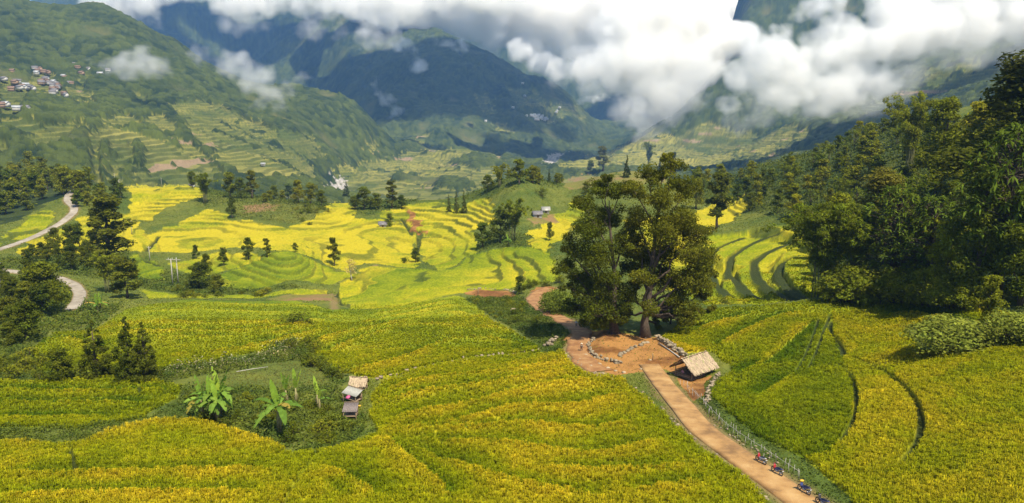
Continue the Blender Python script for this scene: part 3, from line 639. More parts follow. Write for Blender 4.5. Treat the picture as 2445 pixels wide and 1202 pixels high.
def banana(name, loc, H, seed, label, stems=1, nl=8, spread=.9, group=None, upright=.25, tint=(.15, .26, .035)):
    rng = np.random.default_rng(seed); root = empty(name, loc); tag(root, label, 'banana plant', group)
    for s in range(stems):
        ox, oy = rng.normal(size=2) * (spread if stems > 1 else 0); h = H * rng.uniform(.8, 1.05) if stems > 1 else H
        mb = MB(); k = .48 * h
        mb.tube([(ox, oy, -.3), (ox * 1.05, oy * 1.05, k * .5), (ox * 1.1, oy * 1.1, k)], [.17 * h / 4, .14 * h / 4, .07 * h / 4], 8)
        for j in range(5):
            a = rng.uniform(0, 6.28); mb.tube([(ox * 1.1, oy * 1.1, k * .8), (ox * 1.1 + math.cos(a) * .3, oy * 1.1 + math.sin(a) * .3, k * .55), (ox * 1.1 + math.cos(a) * .38, oy * 1.1 + math.sin(a) * .38, k * .15)], [.05, .04, .02], 4)
        link('stem', mb_mesh(mb, 'stem', M_husk), root)
        for j in range(nl):
            v, f, c = [], [], []
            up = j < max(1, nl * upright)
            tn = np.array(tint) * rng.uniform(.8, 1.2) * (np.array([1.5, 1.3, 1]) if up else 1)
            if not up and rng.random() < .1: tn = np.array([.36, .29, .05])
            strip_leaf(v, f, c, (ox * 1.1, oy * 1.1, k * .97), j * 2.4 + rng.uniform(-.4, .4), R(rng.uniform(68, 86)) if up else R(rng.uniform(30, 62)), h * rng.uniform(.48, .7), .125 * h, rng.uniform(.05, .2) if up else rng.uniform(.85, 1.35), rng, tn)
            link('leaf', np_mesh('leaf', np.concatenate(v), [np.array(f)], (M_leaf,), False, np.concatenate(c)), root)
    return root
M_husk = bark_mat('banana_stem', (.20, .13, .06), (.36, .34, .13))

PROTO = {}
def proto(kind, i):
    k = (kind, i)
    if k not in PROTO:
        s = i * 101 + sum(map(ord, kind))
        PROTO[k] = {
         'broad': lambda: tree_broad(s, 12, 4.6 + .5 * (i % 3), .22, 60, 62, .62, [(.085, .130, .018), (.108, .142, .019), (.074, .114, .022), (.128, .156, .020)][i % 4]),
         'broadfar': lambda: tree_broad(s, 12, 5.0, .2, 50, 34, .9, [(.076, .122, .02), (.102, .138, .019), (.124, .152, .021), (.068, .108, .02)][i % 4], lobes=6),
         'bright': lambda: tree_broad(s, 11, 4.4, .15, 54, 56, .6, (.165, .20, .020)),
         'giant': lambda: tree_broad(s, 34, 9.5, .12, 190, 95, .75, (.070, .092, .016), lobes=13),
         'broadbig': lambda: tree_broad(s, 24, 8, .12, 130, 95, .62, [(.085, .125, .018), (.115, .120, .026), (.078, .118, .02), (.12, .15, .02)][i % 4], lobes=10),
         'bamboobig': lambda: tree_bamboo(s, 20, 30, .42, (.12, .17, .022), .72, 46),
         'rosettebig': lambda: tree_rosette(s, 24, 7, 210, (.105, .16, .028), 1.35),
         'brightbig': lambda: tree_broad(s, 18, 6, .1, 100, 90, .52, (.165, .20, .022), lobes=9),
         'tall': lambda: tree_broad(s, 16, 4.2, .2, 70, 70, .58, (.078, .102, .018), lobes=9),
         'round': lambda: tree_broad(s, 9, 4.0, .22, 52, 76, .48, (.070, .105, .018), trunkr=.018),
         'slender': lambda: tree_broad(s, 10, 2.7, .24, 50, 70, .42, (.062, .088, .015), lobes=8, trunkr=.014),
         'bamboo': lambda: tree_bamboo(s), 'bamboofar': lambda: tree_bamboo(s, n=11, per=9, size=1.0),
         'conifer': lambda: tree_conifer(s), 'pine': lambda: tree_conifer(s, 10, 2.7, (.062, .090, .018), .42, 60, 20),
         'rosette': lambda: tree_rosette(s), 'blossom': lambda: tree_broad(s, 6, 2.0, .35, 26, 26, .3, (.34, .32, .20), bark=M_pale, trunkr=.022),
         'shrub': lambda: shrub(s, tint=[(.075, .112, .018), (.09, .13, .019), (.066, .098, .017), (.12, .15, .021)][i % 4]),
         'hedge': lambda: shrub(s, 5, 3.6, 44, 90, .40, (.12, .165, .022)),
         'paleshrub': lambda: shrub(s, 4, 4.6, 80, 80, .38, (.125, .185, .05), .6),
        }[kind]()
    return PROTO[k]
PARTN = {'hedge': ('stems', 'foliage'), 'shrub': ('stems', 'foliage'), 'paleshrub': ('stems', 'foliage')}
def plant(kind, i, loc, h, name, label, cat, group=None, rz=0, wide=1.0):
    tm_, cm_, H = proto(kind, i); s = h / H
    r = empty(name, (loc[0], loc[1], loc[2]), rz, (s * wide, s * wide, s)); tag(r, label, cat, group)
    a, b = PARTN.get(kind, ('trunk', 'crown'))
    link(a, tm_, r); link(b, cm_, r); return r
rnd = random.Random(7)
def put(kind, u, v, hpx, label, group=None, name=None, cat=None, i=None, wide=1.0, shift=0):
    """stand a plant on the ground met at photo pixel (u, v), hpx tall there"""
    x, y = hit(u, v); y2 = y + shift; x2 = x * y2 / y; z = float(interp_grid(Z, x2, y2))
    d = math.hypot(math.hypot(x2, y2), HC - z); h = hpx * d / F * 1.04
    nm = name or {'bright': 'leafy_tree', 'brightbig': 'leafy_tree', 'rosettebig': 'big_leaved_tree', 'rosette': 'big_leaved_tree', 'hedge': 'shrub', 'bamboo': 'bamboo_clump', 'bamboofar': 'bamboo_clump', 'bamboobig': 'bamboo_clump', 'conifer': 'conifer', 'pine': 'conifer', 'shrub': 'shrub', 'paleshrub': 'shrub', 'blossom': 'blossom_tree', 'slender': 'slender_tree'}.get(kind, 'broadleaf_tree')
    return plant(kind, rnd.randrange(4) if i is None else i, (x2, y2, z), h, nm, label, cat or ('shrub' if 'shrub' in kind or kind == 'hedge' else 'bamboo' if 'bamboo' in kind else 'tree'), group, rnd.uniform(0, 6.28), wide)

# --- the two great trees by the clearing
def hero(seed, u, v, hpx, lobespec, label, nfork, tint, sizel=.42, per=150, base=.25, bark=M_bark):
    rng = np.random.default_rng(seed); x, y = hit(u, v); z = float(gz(x, y)); d = math.hypot(math.hypot(x, y), HC - z); k = d / F
    root = empty('broadleaf_tree', (x, y, z)); tag(root, label, 'tree')
    H = hpx * k; mb = MB(); cen = []; rad = []
    lob = [(np.array([(a - u) * k, dy, (v - b) * k * 1.03]), 1.12 * r * k) for a, b, r, dy in lobespec]
    topx = (min(lobespec, key=lambda q: q[1])[0] - u) * k
    zz = np.linspace(0, 1, 9); ax = np.c_[topx * zz ** 1.6 * .8 + rng.normal(size=9) * .18, rng.normal(size=9) * .18, zz * H * .9 - .5]; ax[0, :2] = 0
    rr = H * .021 * (1.12 - zz) * (1 + .7 * np.exp(-zz * 18)); mb.tube(ax, rr, 10)
    for j in range(6):
        a = j * 1.05 + .3; mb.tube([(0, 0, .9), (math.cos(a) * H * .028, math.sin(a) * H * .028, .25), (math.cos(a) * H * .055, math.sin(a) * H * .055, -.3)], [H * .012, H * .009, H * .003], 5)
    for c, r in lob:
        h0 = np.clip(c[2] / H - .2 - .25 * np.hypot(c[0], c[1]) / H, .16, .85); o = np.array([np.interp(h0 / .9, zz, ax[:, q]) for q in range(3)])
        limb(mb, o, c, H * .0095 * (1.2 - h0), H * .0028, rng, -.05, 6, .05)
        m = max(5, int(13 * (r / (30 * k)) ** 2))
        for q in range(m):
            dd = rng.normal(size=3); dd /= np.linalg.norm(dd); c2 = c + dd * r * rng.uniform(.3, 1.0) * np.array([1, 1, .85]); cen.append(c2); rad.append(r * rng.uniform(.36, .58))
            if q < 6: limb(mb, c, c2, H * .0028, H * .0009, rng, 0, 4)
    link('trunk', mb_mesh(mb, 'trunk', bark), root)
    link('crown', cluster_crown('crown', np.array(cen), np.array(rad), per, sizel, tint, rng, .55, .25, .3, .45), root)
    return root
hero(3, 1542, 806, 392, [(1500,470,28,-1),(1540,440,30,1),(1585,430,30,0),(1620,470,32,2),(1560,490,36,-2),(1610,530,36,-1),(1650,575,34,1),(1520,540,34,3),(1560,560,38,-3),(1665,630,32,0),(1640,660,38,-3),(1600,610,38,3),(1530,620,30,4),(1675,690,24,1),(1620,715,34,-2),(1590,680,36,4),(1570,740,26,5),(1510,690,24,3),(1655,740,18,-1),(1500,760,22,5),(1600,770,20,6),(1575,405,18,0),(1515,600,30,2),(1530,660,30,-3),(1600,560,34,5),(1690,650,20,2),(1640,610,34,-4),(1580,790,16,6),(1560,650,34,5),(1620,745,26,-4),(1540,720,22,-5),(1670,715,22,3),(1690,740,14,0)],
     'tallest dark broadleaf tree with a thick bare trunk beside the clearing', 3, (.072, .098, .016))
hero(5, 1467, 796, 355, [(1390,500,28,0),(1430,470,30,2),(1470,465,28,-1),(1400,550,34,-2),(1450,530,34,3),(1375,600,34,1),(1420,610,38,-3),(1480,590,30,0),(1355,645,26,0),(1390,670,32,2),(1445,670,34,-3),(1365,690,20,-1),(1420,720,34,-2),(1470,720,28,4),(1380,735,26,2),(1440,765,22,-2),(1490,770,18,3),(1405,760,20,0),(1440,442,16,0),(1500,650,30,4),(1495,710,28,-2),(1410,560,34,4),(1350,600,18,0),(1500,560,26,1),(1420,690,34,5),(1400,745,26,-3),(1460,745,26,-4),(1360,740,18,2),(1430,785,16,3)],
     'spreading dark tree with a pale trunk foot on the stone platform', 4, (.084, .110, .018))
put('bright', 1412, 782, 105, 'pale twiggy small tree at the left foot of the great trees', i=1, wide=1.1, shift=2)
put('broad', 1600, 790, 70, 'dark bushy undergrowth tree at the right foot of the great trees', i=2, wide=1.2, shift=6)
# --- single trees of the near country
for a in [
 ('tall', 266, 640, 150, 'tallest tree left of the yellow paddies, dark with an open top', None, 1, 1.55), ('tall', 232, 592, 88, 'paler airy tree just left of the tallest left tree', None, 2, 1.0),
 ('round', 305, 712, 84, 'round dense dark tree beside the lower road', None, 0, 1.35), ('bamboo', 258, 700, 84, 'dark drooping bamboo between the round tree and the lower road', None, 0, 1.1),
 ('broad', 112, 745, 100, 'broad bushy tree inside the bend of the lower road', None, 1, 1.2), ('round', 170, 592, 50, 'round ball-headed tree below the far road', None, 1, 1.1), ('broad', 190, 592, 52, 'lopsided tree close beside the ball-headed tree', None, 2, .9),
 ('round', 132, 600, 46, 'small bushy tree alone below the far road', None, 2, 1.0), ('slender', 798, 632, 66, 'lone dark slender tree in the middle of the yellow paddies', None, 1, 1.05), ('blossom', 840, 664, 50, 'pale whitish sparse tree on the bank by the stream', None, 0, 1.1),
 ('round', 593, 616, 48, 'largest of the round trees at the near edge of the yellow paddies', None, 3, .9), ('slender', 637, 612, 44, 'narrow tree right of the round paddy-edge trees', None, 0, 1.2), ('round', 535, 634, 40, 'leaning paddy-edge tree with a bare stem', None, 1, .9),
 ('round', 494, 648, 40, 'small dark tree above the bushes by the twin poles', None, 2, .9), ('round', 468, 618, 30, 'small round tree left of the paddy-edge trees', None, 0, .9), ('round', 705, 600, 20, 'little bush tree standing inside the big yellow paddy', None, 3, 1.2),
 ('round', 475, 688, 54, 'wide dark tree beside the twin wooden poles', None, 2, 1.6), ('round', 520, 700, 40, 'low bushy tree right of the dark tree by the twin poles', None, 1, 1.4), ('round', 992, 624, 34, 'small rounded tree at the lower end of the stream', None, 0, 1.1), ('shrub', 965, 628, 16, 'shrub beside the small tree at the stream end', None, 0, 1.2),
 ('broadfar', 930, 540, 30, 'round bush tree on the dark bank in the paddies', None, 1, 1.1),
 ('broad', 460, 446, 36, 'lone ridge tree above the upper left paddy', None, 1, .9), ('bamboo', 492, 486, 66, 'dark bamboo clump right of the upper left paddy', None, 1, 1.0), ('broad', 550, 474, 56, 'broad ridge tree left of its taller neighbour', None, 0, 1.1), ('tall', 603, 474, 62, 'tall ridge tree in the group above the brown field', None, 3, 1.2), ('broad', 575, 474, 44, 'middle tree of the ridge group above the brown field', None, 2, 1.0),
 ('round', 555, 522, 48, 'dark tree with a leafy stem left of the brown field', None, 1, .7),
 ('broad', 712, 486, 54, 'dark ridge tree above the shrubby mound', None, 3, .9), ('broad', 742, 488, 48, 'second ridge tree above the shrubby mound, leaning right', None, 1, 1.0), ('broad', 690, 480, 36, 'short ridge tree behind the brown field', None, 0, 1.2), ('broad', 655, 476, 30, 'low ridge tree between the two ridge groups', None, 2, 1.3), ('broad', 768, 492, 36, 'last small tree at the right end of the long ridge row', None, 1, 1.0),
 ('conifer', 828, 484, 34, 'pointed tree at the left end of the ravine grove', None, 0, 1.3), ('broad', 870, 502, 52, 'dark tree in the middle of the ravine grove', None, 2, 1.2), ('tall', 935, 498, 68, 'tallest tree of the ravine grove, standing up against the far valley', None, 0, 1.15), ('broad', 900, 500, 38, 'wide low tree of the ravine grove', None, 3, 1.4), ('broad', 848, 500, 32, 'small tree at the foot of the ravine grove', None, 1, 1.4), ('broad', 958, 496, 32, 'bushy tree right of the tallest ravine tree', None, 2, 1.3),
 ('conifer', 1072, 506, 40, 'left conifer of the pointed trio on the terraced knoll', None, 1, .8), ('conifer', 1090, 508, 50, 'middle conifer of the pointed trio on the terraced knoll', None, 2, .75), ('conifer', 1108, 506, 52, 'right conifer of the pointed trio on the terraced knoll', None, 3, .75),
 ('bamboo', 1192, 448, 54, 'feathery bamboo at the left end of the grassy hilltop', None, 2, .9), ('broad', 1240, 440, 58, 'large round tree on the grassy hilltop', None, 0, 1.25), ('broad', 1272, 438, 42, 'tree right of the large round hilltop tree', None, 1, 1.2), ('conifer', 1311, 436, 32, 'thin pointed tree on the grassy hilltop', None, 0, .7), ('broad', 1330, 442, 26, 'small reddish-green tree at the right shoulder of the grassy hilltop', None, 3, 1.2), ('broad', 1165, 456, 36, 'dark thicket tree on the left flank of the grassy hilltop', None, 2, 1.3),
 ('tall', 1438, 418, 58, 'tall round-topped tree on the second hilltop', None, 1, 1.5), ('broad', 1410, 418, 30, 'low tree left of the tall round-topped hilltop tree', None, 2, 1.2), ('conifer', 1496, 424, 50, 'dark pointed conifer on the second hilltop', None, 1, 1.0), ('bamboo', 1549, 402, 58, 'dark forked bamboo clump on the skyline of the second hill', None, 3, .8), ('tall', 1605, 418, 48, 'slim tree right of the forked bamboo clump', None, 2, 1.1), ('conifer', 1575, 412, 26, 'little pointed tree beside the forked bamboo clump', None, 3, .8),
 ('broad', 1398, 470, 36, 'dark bush tree below the second hilltop', None, 1, .9), ('shrub', 1294, 470, 20, 'lone dark shrub on the grassy hill', None, 1, 1.0),
 ('slender', 1712, 544, 128, 'tall thin dark tree behind the right terraces', None, 2, 1.2), ('broad', 1662, 500, 70, 'leafy tree left of the tall thin dark tree', None, 3, .9), ('round', 1790, 505, 40, 'round tree at the right end of the small back paddy', None, 2, 1.1),
 ('bamboo', 1224, 578, 100, 'dark bamboo clump on the stream bank left of the great trees', None, 0, 1.0), ('broad', 1195, 580, 78, 'bushy dark tree beside the stream bank bamboo', None, 2, 1.1), ('broad', 1152, 592, 60, 'round dark tree at the left end of the stream bank thicket', None, 0, 1.2), ('round', 1312, 572, 42, 'small lone tree in the little back paddies', None, 3, .8), ('round', 1240, 702, 42, 'leafy bush tree beside the red earth yard', None, 3, 1.2),
 ('pine', 232, 905, 124, 'leftmost of the three dark conifers below the left terraces', None, 0, 1.1), ('pine', 312, 910, 130, 'tallest of the three dark conifers below the left terraces', None, 1, 1.0), ('pine', 350, 912, 122, 'rightmost of the three dark conifers below the left terraces', None, 2, .95), ('round', 146, 912, 72, 'rounded dark tree left of the three conifers', None, 1, 1.2),
 ('broad', 2352, 795, 118, 'small airy tree at the back edge of the ripe field', None, 3, .9)]:
    k, u, v, h, lab, g, i, wd_ = a; put(k, u, v, h, lab, g, i=i, wide=wd_)
# --- front row of the wooded hillside
for k, u, v, h, lab, i, wd_ in [
 ('bamboobig', 1965, 700, 205, 'huge arching bamboo at the left end of the hillside wood', 1, 1.15), ('bamboobig', 2035, 700, 190, 'second arching bamboo behind the light hedge', 3, .95), ('rosettebig', 2125, 705, 230, 'big-leaved tree with star-like shoots in the hillside front row', 0, 1.2), ('rosettebig', 2210, 700, 200, 'shorter big-leaved tree in the hillside front row', 1, 1.2),
 ('brightbig', 2255, 722, 175, 'yellow-green fine-leaved tree in the hillside front row', 0, 1.0), ('broadbig', 2330, 720, 260, 'big dark tree behind the yellow-green fine-leaved tree', 2, .9), ('rosettebig', 2385, 705, 330, 'tall tree with layered drooping leaves near the right edge', 2, 1.0), ('broadbig', 2440, 730, 240, 'brownish dark tree over the pale shrub bed', 0, 1.0),
 ('giant', 2432, 560, 335, 'towering dark tree on the hill crest at the right edge', 0, 1.7), ('broadbig', 2100, 600, 170, 'wide brownish-crowned tree inside the hillside wood', 1, 1.5), ('bamboobig', 2170, 420, 160, 'leaning plume of bamboo rising above the hill crest', 2, .8), ('brightbig', 2240, 440, 170, 'sunlit bright green tree high on the hill crest', 1, 1.1), ('brightbig', 2320, 430, 150, 'second sunlit bright tree on the hill crest', 2, 1.1), ('brightbig', 2375, 420, 150, 'bright green tree just left of the towering dark tree', 3, 1.0)]:
    put(k, u, v, h, lab, i=i, wide=wd_)
# --- woods: individual trees, kinds mixed
def in_px(poly_px, n, gap, rng, ymax=700):
    o = outline(poly_px); P = []
    s0, l0 = o.min(0); s1, l1 = o.max(0)
    for _ in range(n * 60):
        yy = math.sqrt(rng.uniform(math.exp(l0) ** 2, min(math.exp(l1), ymax) ** 2)); s = rng.uniform(s0, s1); l = math.log(yy); c = False
        for k in range(len(o)):
            xa, ya = o[k]; xb, yb = o[(k + 1) % len(o)]
            if (ya > l) != (yb > l) and s < (xb - xa) * (l - ya) / (yb - ya) + xa: c = not c
        if not c: continue
        x = s * yy
        if any((x - p[0]) ** 2 + (yy - p[1]) ** 2 < (gap * .9) ** 2 for p in P): continue
        P.append((x, yy))
        if len(P) >= n: break
    return P
rng = np.random.default_rng(12)
LAB = {'broadfar': 'dark broadleaf tree within the wood on the right hillside', 'bamboofar': 'feathery bamboo clump within the wood on the right hillside', 'bright': 'yellow-green leafy tree within the wood on the right hillside', 'rosette': 'big-leaved tree within the wood on the right hillside', 'broad': 'dense green broadleaf tree low in the wood on the right hillside'}
P = in_px([(1985,690),(1935,610),(1900,525),(1835,512),(1790,500),(1700,470),(1640,465),(1650,430),(1760,400),(1850,372),(2000,335),(2150,310),(2300,290),(2445,270),(2700,250),(2700,720),(2445,725),(2330,722),(2190,700)], 235, 10.8, rng, 520)
for x, y in P:
    near = y < 230; f = rng.random()
    kd = ('broad' if f < .5 else 'rosette' if f < .68 else 'bright' if f < .82 else 'bamboofar') if near else ('broadfar' if f < .58 else 'bamboofar' if f < .74 else 'bright' if f < .86 else 'rosette')
    if 1.05 < x / y: continue
    if 400 < y and abs(x - 168) < 26 : continue
    plant(kd, int(rng.integers(4)), (x, y, float(gz(x, y))), rng.uniform(8.5, 14.5) if near else rng.uniform(6.5, 11.5), {'bamboofar': 'bamboo_clump', 'bright': 'leafy_tree', 'rosette': 'big_leaved_tree'}.get(kd, 'broadleaf_tree'), LAB[kd], 'bamboo' if 'bamboo' in kd else 'tree', {'broadfar': 'broadleaf trees of the hillside wood', 'broad': 'broadleaf trees low on the hillside', 'bamboofar': 'bamboos of the hillside wood', 'bright': 'yellow-green trees of the hillside wood', 'rosette': 'big-leaved trees of the hillside wood'}[kd], rng.uniform(0, 6.28), rng.uniform(.9, 1.25))
P = in_px([(-60,440),(120,432),(215,452),(225,475),(150,470),(100,498),(0,530),(-60,560)], 70, 10, rng, 640)
for x, y in P: plant('broadfar', int(rng.integers(4)), (x, y, float(gz(x, y))), rng.uniform(10, 17), 'broadleaf_tree', 'dark tree in the wood behind the far road on the left', 'tree', 'trees behind the far road', rng.uniform(0, 6.28), rng.uniform(.9, 1.3))
P = in_px([(195,470),(260,460),(300,470),(300,500),(250,500),(180,498)], 14, 8, rng, 640)
for x, y in P: plant('broadfar', int(rng.integers(4)), (x, y, float(gz(x, y))), rng.uniform(7, 11), 'broadleaf_tree', 'bushy tree in the grove between the far road and the upper paddy', 'tree', 'grove between far road and upper paddy', rng.uniform(0, 6.28), 1.2)
P = in_px([(-40,665),(60,660),(130,680),(150,730),(120,790),(60,830),(-40,840)], 22, 6.5, rng, 400)
for x, y in P: plant('round', int(rng.integers(4)), (x, y, float(gz(x, y))), rng.uniform(5, 9.5), 'broadleaf_tree', 'dark bushy tree in the thicket at the left edge below the lower road', 'tree', 'thicket at the left edge', rng.uniform(0, 6.28), 1.3)
P = in_px([(60,612),(200,612),(330,640),(330,665),(200,650),(40,632)], 18, 6, rng, 400)
for x, y in P: plant('round', int(rng.integers(4)), (x, y, float(gz(x, y))), rng.uniform(4, 8), 'broadleaf_tree', 'dark bushy tree in the strip above the lower road', 'tree', 'tree strip above the lower road', rng.uniform(0, 6.28), 1.3)
P = in_px([(1100,470),(1180,445),(1330,435),(1340,448),(1240,448),(1140,480)], 16, 7, rng, 600)
for x, y in P: plant('broadfar', int(rng.integers(4)), (x, y, float(gz(x, y))), rng.uniform(5, 8), 'broadleaf_tree', 'low dark tree in the thicket along the grassy hilltop', 'tree', 'thicket along the grassy hilltop', rng.uniform(0, 6.28), 1.3)
P = in_px([(520,470),(640,468),(780,480),(780,494),(640,484),(520,486)], 20, 6, rng, 640)
for x, y in P: plant('broadfar', int(rng.integers(4)), (x, y, float(gz(x, y))), rng.uniform(4.5, 8), 'broadleaf_tree', 'low dark tree filling the ridge row behind the brown field', 'tree', 'ridge row behind the brown field', rng.uniform(0, 6.28), 1.3)
# --- shrubs one can tell apart
for args in [([(1120,715),(1240,720),(1300,760),(1360,800),(1330,830),(1240,790),(1160,750)], 34, 'dark green shrub on the slope below the red earth yard', 'shrubs below the red earth yard', .8, 2.0),
 ([(1250,680),(1340,672),(1345,684),(1260,690)], 7, 'shrub in the row above the earth path', 'shrubs above the earth path', 1.5, 3),
 ([(0,870),(100,850),(200,895),(370,890),(380,915),(200,912),(0,908)], 20, 'dark shrub in the row between the left terraces', 'shrub row between left terraces', 1.5, 3),
 ([(430,960),(560,940),(700,960),(830,980),(860,1040),(760,1070),(640,1050),(460,1005)], 30, 'dark shrub among the banana plants', 'shrubs among the banana plants', 1.0, 2.2),
 ([(680,820),(740,830),(770,870),(810,900),(790,915),(740,870)], 12, 'tall dark shrub on the edge of the garden plot', 'shrubs on the garden edge', 1.6, 2.8),
 ([(420,690),(560,690),(640,700),(560,712),(430,712)], 12, 'low shrub along the bank below the twin poles', 'shrubs below the twin poles', 1.5, 3),
 ([(700,500),(760,490),(790,510),(740,535),(690,525)], 14, 'shrub covering the small mound in the yellow paddies', 'shrubs on the small mound', 2, 3.6)]:
    px, n, lab, g, h0, h1_ = args
    for x, y in in_px(px, n, 1.6 * h0, rng, 700):
        plant('hedge' if 'hedge' in lab else 'shrub', int(rng.integers(4)), (x, y, float(gz(x, y)) - .1), rng.uniform(h0, h1_), 'shrub', lab, 'shrub', g, rng.uniform(0, 6.28), rng.uniform(.9, 1.4))
for u in range(1990, 2330, 17):
    put('hedge', u, 716 + max(0, (u - 2150)) * .09, rnd.uniform(48, 80), 'light green shrub in the hedge along the foot of the hillside wood', 'hedge along the hillside wood', wide=rnd.uniform(.9, 1.3), shift=-1.5)
put('paleshrub', 2290, 830, 52, 'mound of pale green shrubs standing in the ripe field', wide=1.6); put('paleshrub', 2440, 815, 52, 'pale green shrub bed at the right edge of the ripe field', i=2, wide=1.3)
put('paleshrub', 1335, 745, 50, 'bright yellow-green bush at the foot of the great trees', i=3, wide=.9); put('shrub', 705, 772, 24, 'flat shrub patch alone in the middle terraces', i=1, wide=2.4)
# --- bananas
for u, v, hpx, st, nl, lab, up in [(520,1000,108,6,8,'large clump of banana plants left in the garden',.15),(668,1034,128,1,11,'single banana palm with drooping ragged leaves in the garden',.12),(702,966,80,2,4,'banana shoots with upright bright leaves behind the palm',.8),(757,985,74,2,4,'slanting bright banana shoots beside the tin shed',.6),(1215,588,34,2,7,'pale banana clump below the stream bank thicket',.2),(238,748,46,2,7,'banana clump on the bank of the lower road',.2)]:
    x, y = hit(u, v); z = float(gz(x, y)); d = math.hypot(math.hypot(x, y), HC - z); banana('banana_plant', (x, y, z), hpx * d / F * 1.05, u, lab, st, nl, .9, None, up)
# ---------------------------------------------------------------- rice stalks and undergrowth (past counting)
rng = np.random.default_rng(77)
def nearest(G, x, y):
    i = np.rint(np.interp(x / y, GS, np.arange(NS))).astype(int); j = np.rint(np.interp(np.log(y), GL, np.arange(NL))).astype(int)
    return G[j, i]
bankm = ((fr > .74) & (fr < .96)).astype(np.float32)
def rice_stalks():
    Vs, Cs = [], []
    for y0, y1, dens, hh, ww, nb in [(56, 105, 15, .66, .05, 6), (105, 150, 8.5, .60, .07, 6), (150, 190, 4.5, .46, .11, 5), (190, 225, 2.2, .30, .14, 4)]:
        A = .76 * (y1 ** 2 - y0 ** 2); n = int(A * dens)
        y = np.sqrt(rng.uniform(y0 ** 2, y1 ** 2, n)); x = rng.uniform(-.76, .76, n) * y
        ok = (nearest(cls, x, y) == RICE) & (nearest(BUND, x, y) < .2) & ((nearest(bankm, x, y) < .5) | (rng.random(n) < .3)) & (nearest(waydist, x, y) > .6); x = x[ok]; y = y[ok]; n = len(x)
        z = gz(x, y); c = nearest(col, x, y).astype(float)
        pat = vnoise(x / 1.1, y / 1.1, 201) * .6 + vnoise(x / .38, y / .38, 203) * .4
        k = (.76 + .48 * pat) * rng.uniform(.78, 1.22, n)
        h = hh * rng.uniform(.75, 1.2, n) * (.85 + .3 * pat)
        a = rng.uniform(0, 6.28, (n, nb)); ln = rng.uniform(.15, .62, (n, nb)) * h[:, None]; off = rng.normal(size=(n, nb, 2)) * .06 * hh / .62
        bx = x[:, None] + off[..., 0]; by = y[:, None] + off[..., 1]; bz = z[:, None] - .05 + 0 * a
        dx, dy = np.cos(a), np.sin(a); wv = ww * rng.uniform(.6, 1.3, (n, nb))
        p0 = np.stack([bx - dy * wv * .3, by + dx * wv * .3, bz], -1); p1 = np.stack([bx + dy * wv * .3, by - dx * wv * .3, bz], -1)
        mx, my = bx + dx * ln * .45, by + dy * ln * .45; mz = bz + h[:, None] * .95
        p2 = np.stack([mx + dy * wv * .5, my - dx * wv * .5, mz], -1); p3 = np.stack([mx - dy * wv * .5, my + dx * wv * .5, mz], -1)
        tz = bz + h[:, None] * (1.02 - .35 * (ln / h[:, None])); p4 = np.stack([bx + dx * ln * 1.15, by + dy * ln * 1.15, tz], -1)
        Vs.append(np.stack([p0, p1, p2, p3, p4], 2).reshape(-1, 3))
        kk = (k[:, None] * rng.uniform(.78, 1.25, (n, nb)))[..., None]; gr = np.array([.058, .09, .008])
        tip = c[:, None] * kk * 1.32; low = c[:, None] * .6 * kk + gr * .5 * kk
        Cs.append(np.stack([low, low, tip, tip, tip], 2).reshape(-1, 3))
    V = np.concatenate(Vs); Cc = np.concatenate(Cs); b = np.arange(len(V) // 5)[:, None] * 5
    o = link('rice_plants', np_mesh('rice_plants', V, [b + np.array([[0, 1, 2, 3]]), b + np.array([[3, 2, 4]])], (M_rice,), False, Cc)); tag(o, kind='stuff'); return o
rice_stalks()
def undergrowth(name, sets, only=None):
    Vs, Cs = [], []
    for px, dens, size, hgt, tint in sets:
        o = outline(px); s0, l0 = o.min(0); s1, l1 = o.max(0); y0, y1 = math.exp(l0), math.exp(l1)
        n = int((s1 - s0) * (y1 ** 2 - y0 ** 2) / 2 * dens)
        y = np.sqrt(rng.uniform(y0 ** 2, y1 ** 2, n)); s = rng.uniform(s0, s1, n); l = np.log(y); c = np.zeros(n, bool)
        for k in range(len(o)):
            xa, ya = o[k]; xb, yb = o[(k + 1) % len(o)]
            if ya != yb: c ^= ((ya > l) != (yb > l)) & (s < (xb - xa) * (l - ya) / (yb - ya) + xa)
        x = (s * y)[c]; y = y[c]; k_ = nearest(cls, x, y); m = (nearest(waydist, x, y) > .3) & ((k_ != DIRT) | (only == DIRT)) & ((k_ != RICE) | (nearest(HOLL, x, y) > .3)); m = m if only is None else m & (k_ == only); x = x[m]; y = y[m]; n = len(x)
        cl_ = vnoise(x / 2.2, y / 2.2, 231) ** 1.5; z = gz(x, y) + hgt * cl_ * rng.uniform(.1, 1, n) * 1.6
        P = np.c_[x, y, z]; V, _ = leaves(P, rng.normal(size=(n, 3)) * .7 + np.array([0, 0, .8]), size, rng, .55)
        hue = vnoise(x / 4, y / 4, 235)[:, None]
        cc = np.array(tint)[None] * (rng.uniform(.6, 1.4, n)[:, None]) * (np.array([.8, .9, 1]) * (1 - hue) + np.array([1.5, 1.25, .9]) * hue)
        Vs.append(V); Cs.append(np.repeat(cc, 4, 0))
    V = np.concatenate(Vs); o = link(name, np_mesh(name, V, [np.arange(len(V)).reshape(-1, 4)], (M_under,), False, np.concatenate(Cs))); tag(o, kind='stuff'); return o
DK = (.075, .112, .017); MD = (.105, .145, .019)
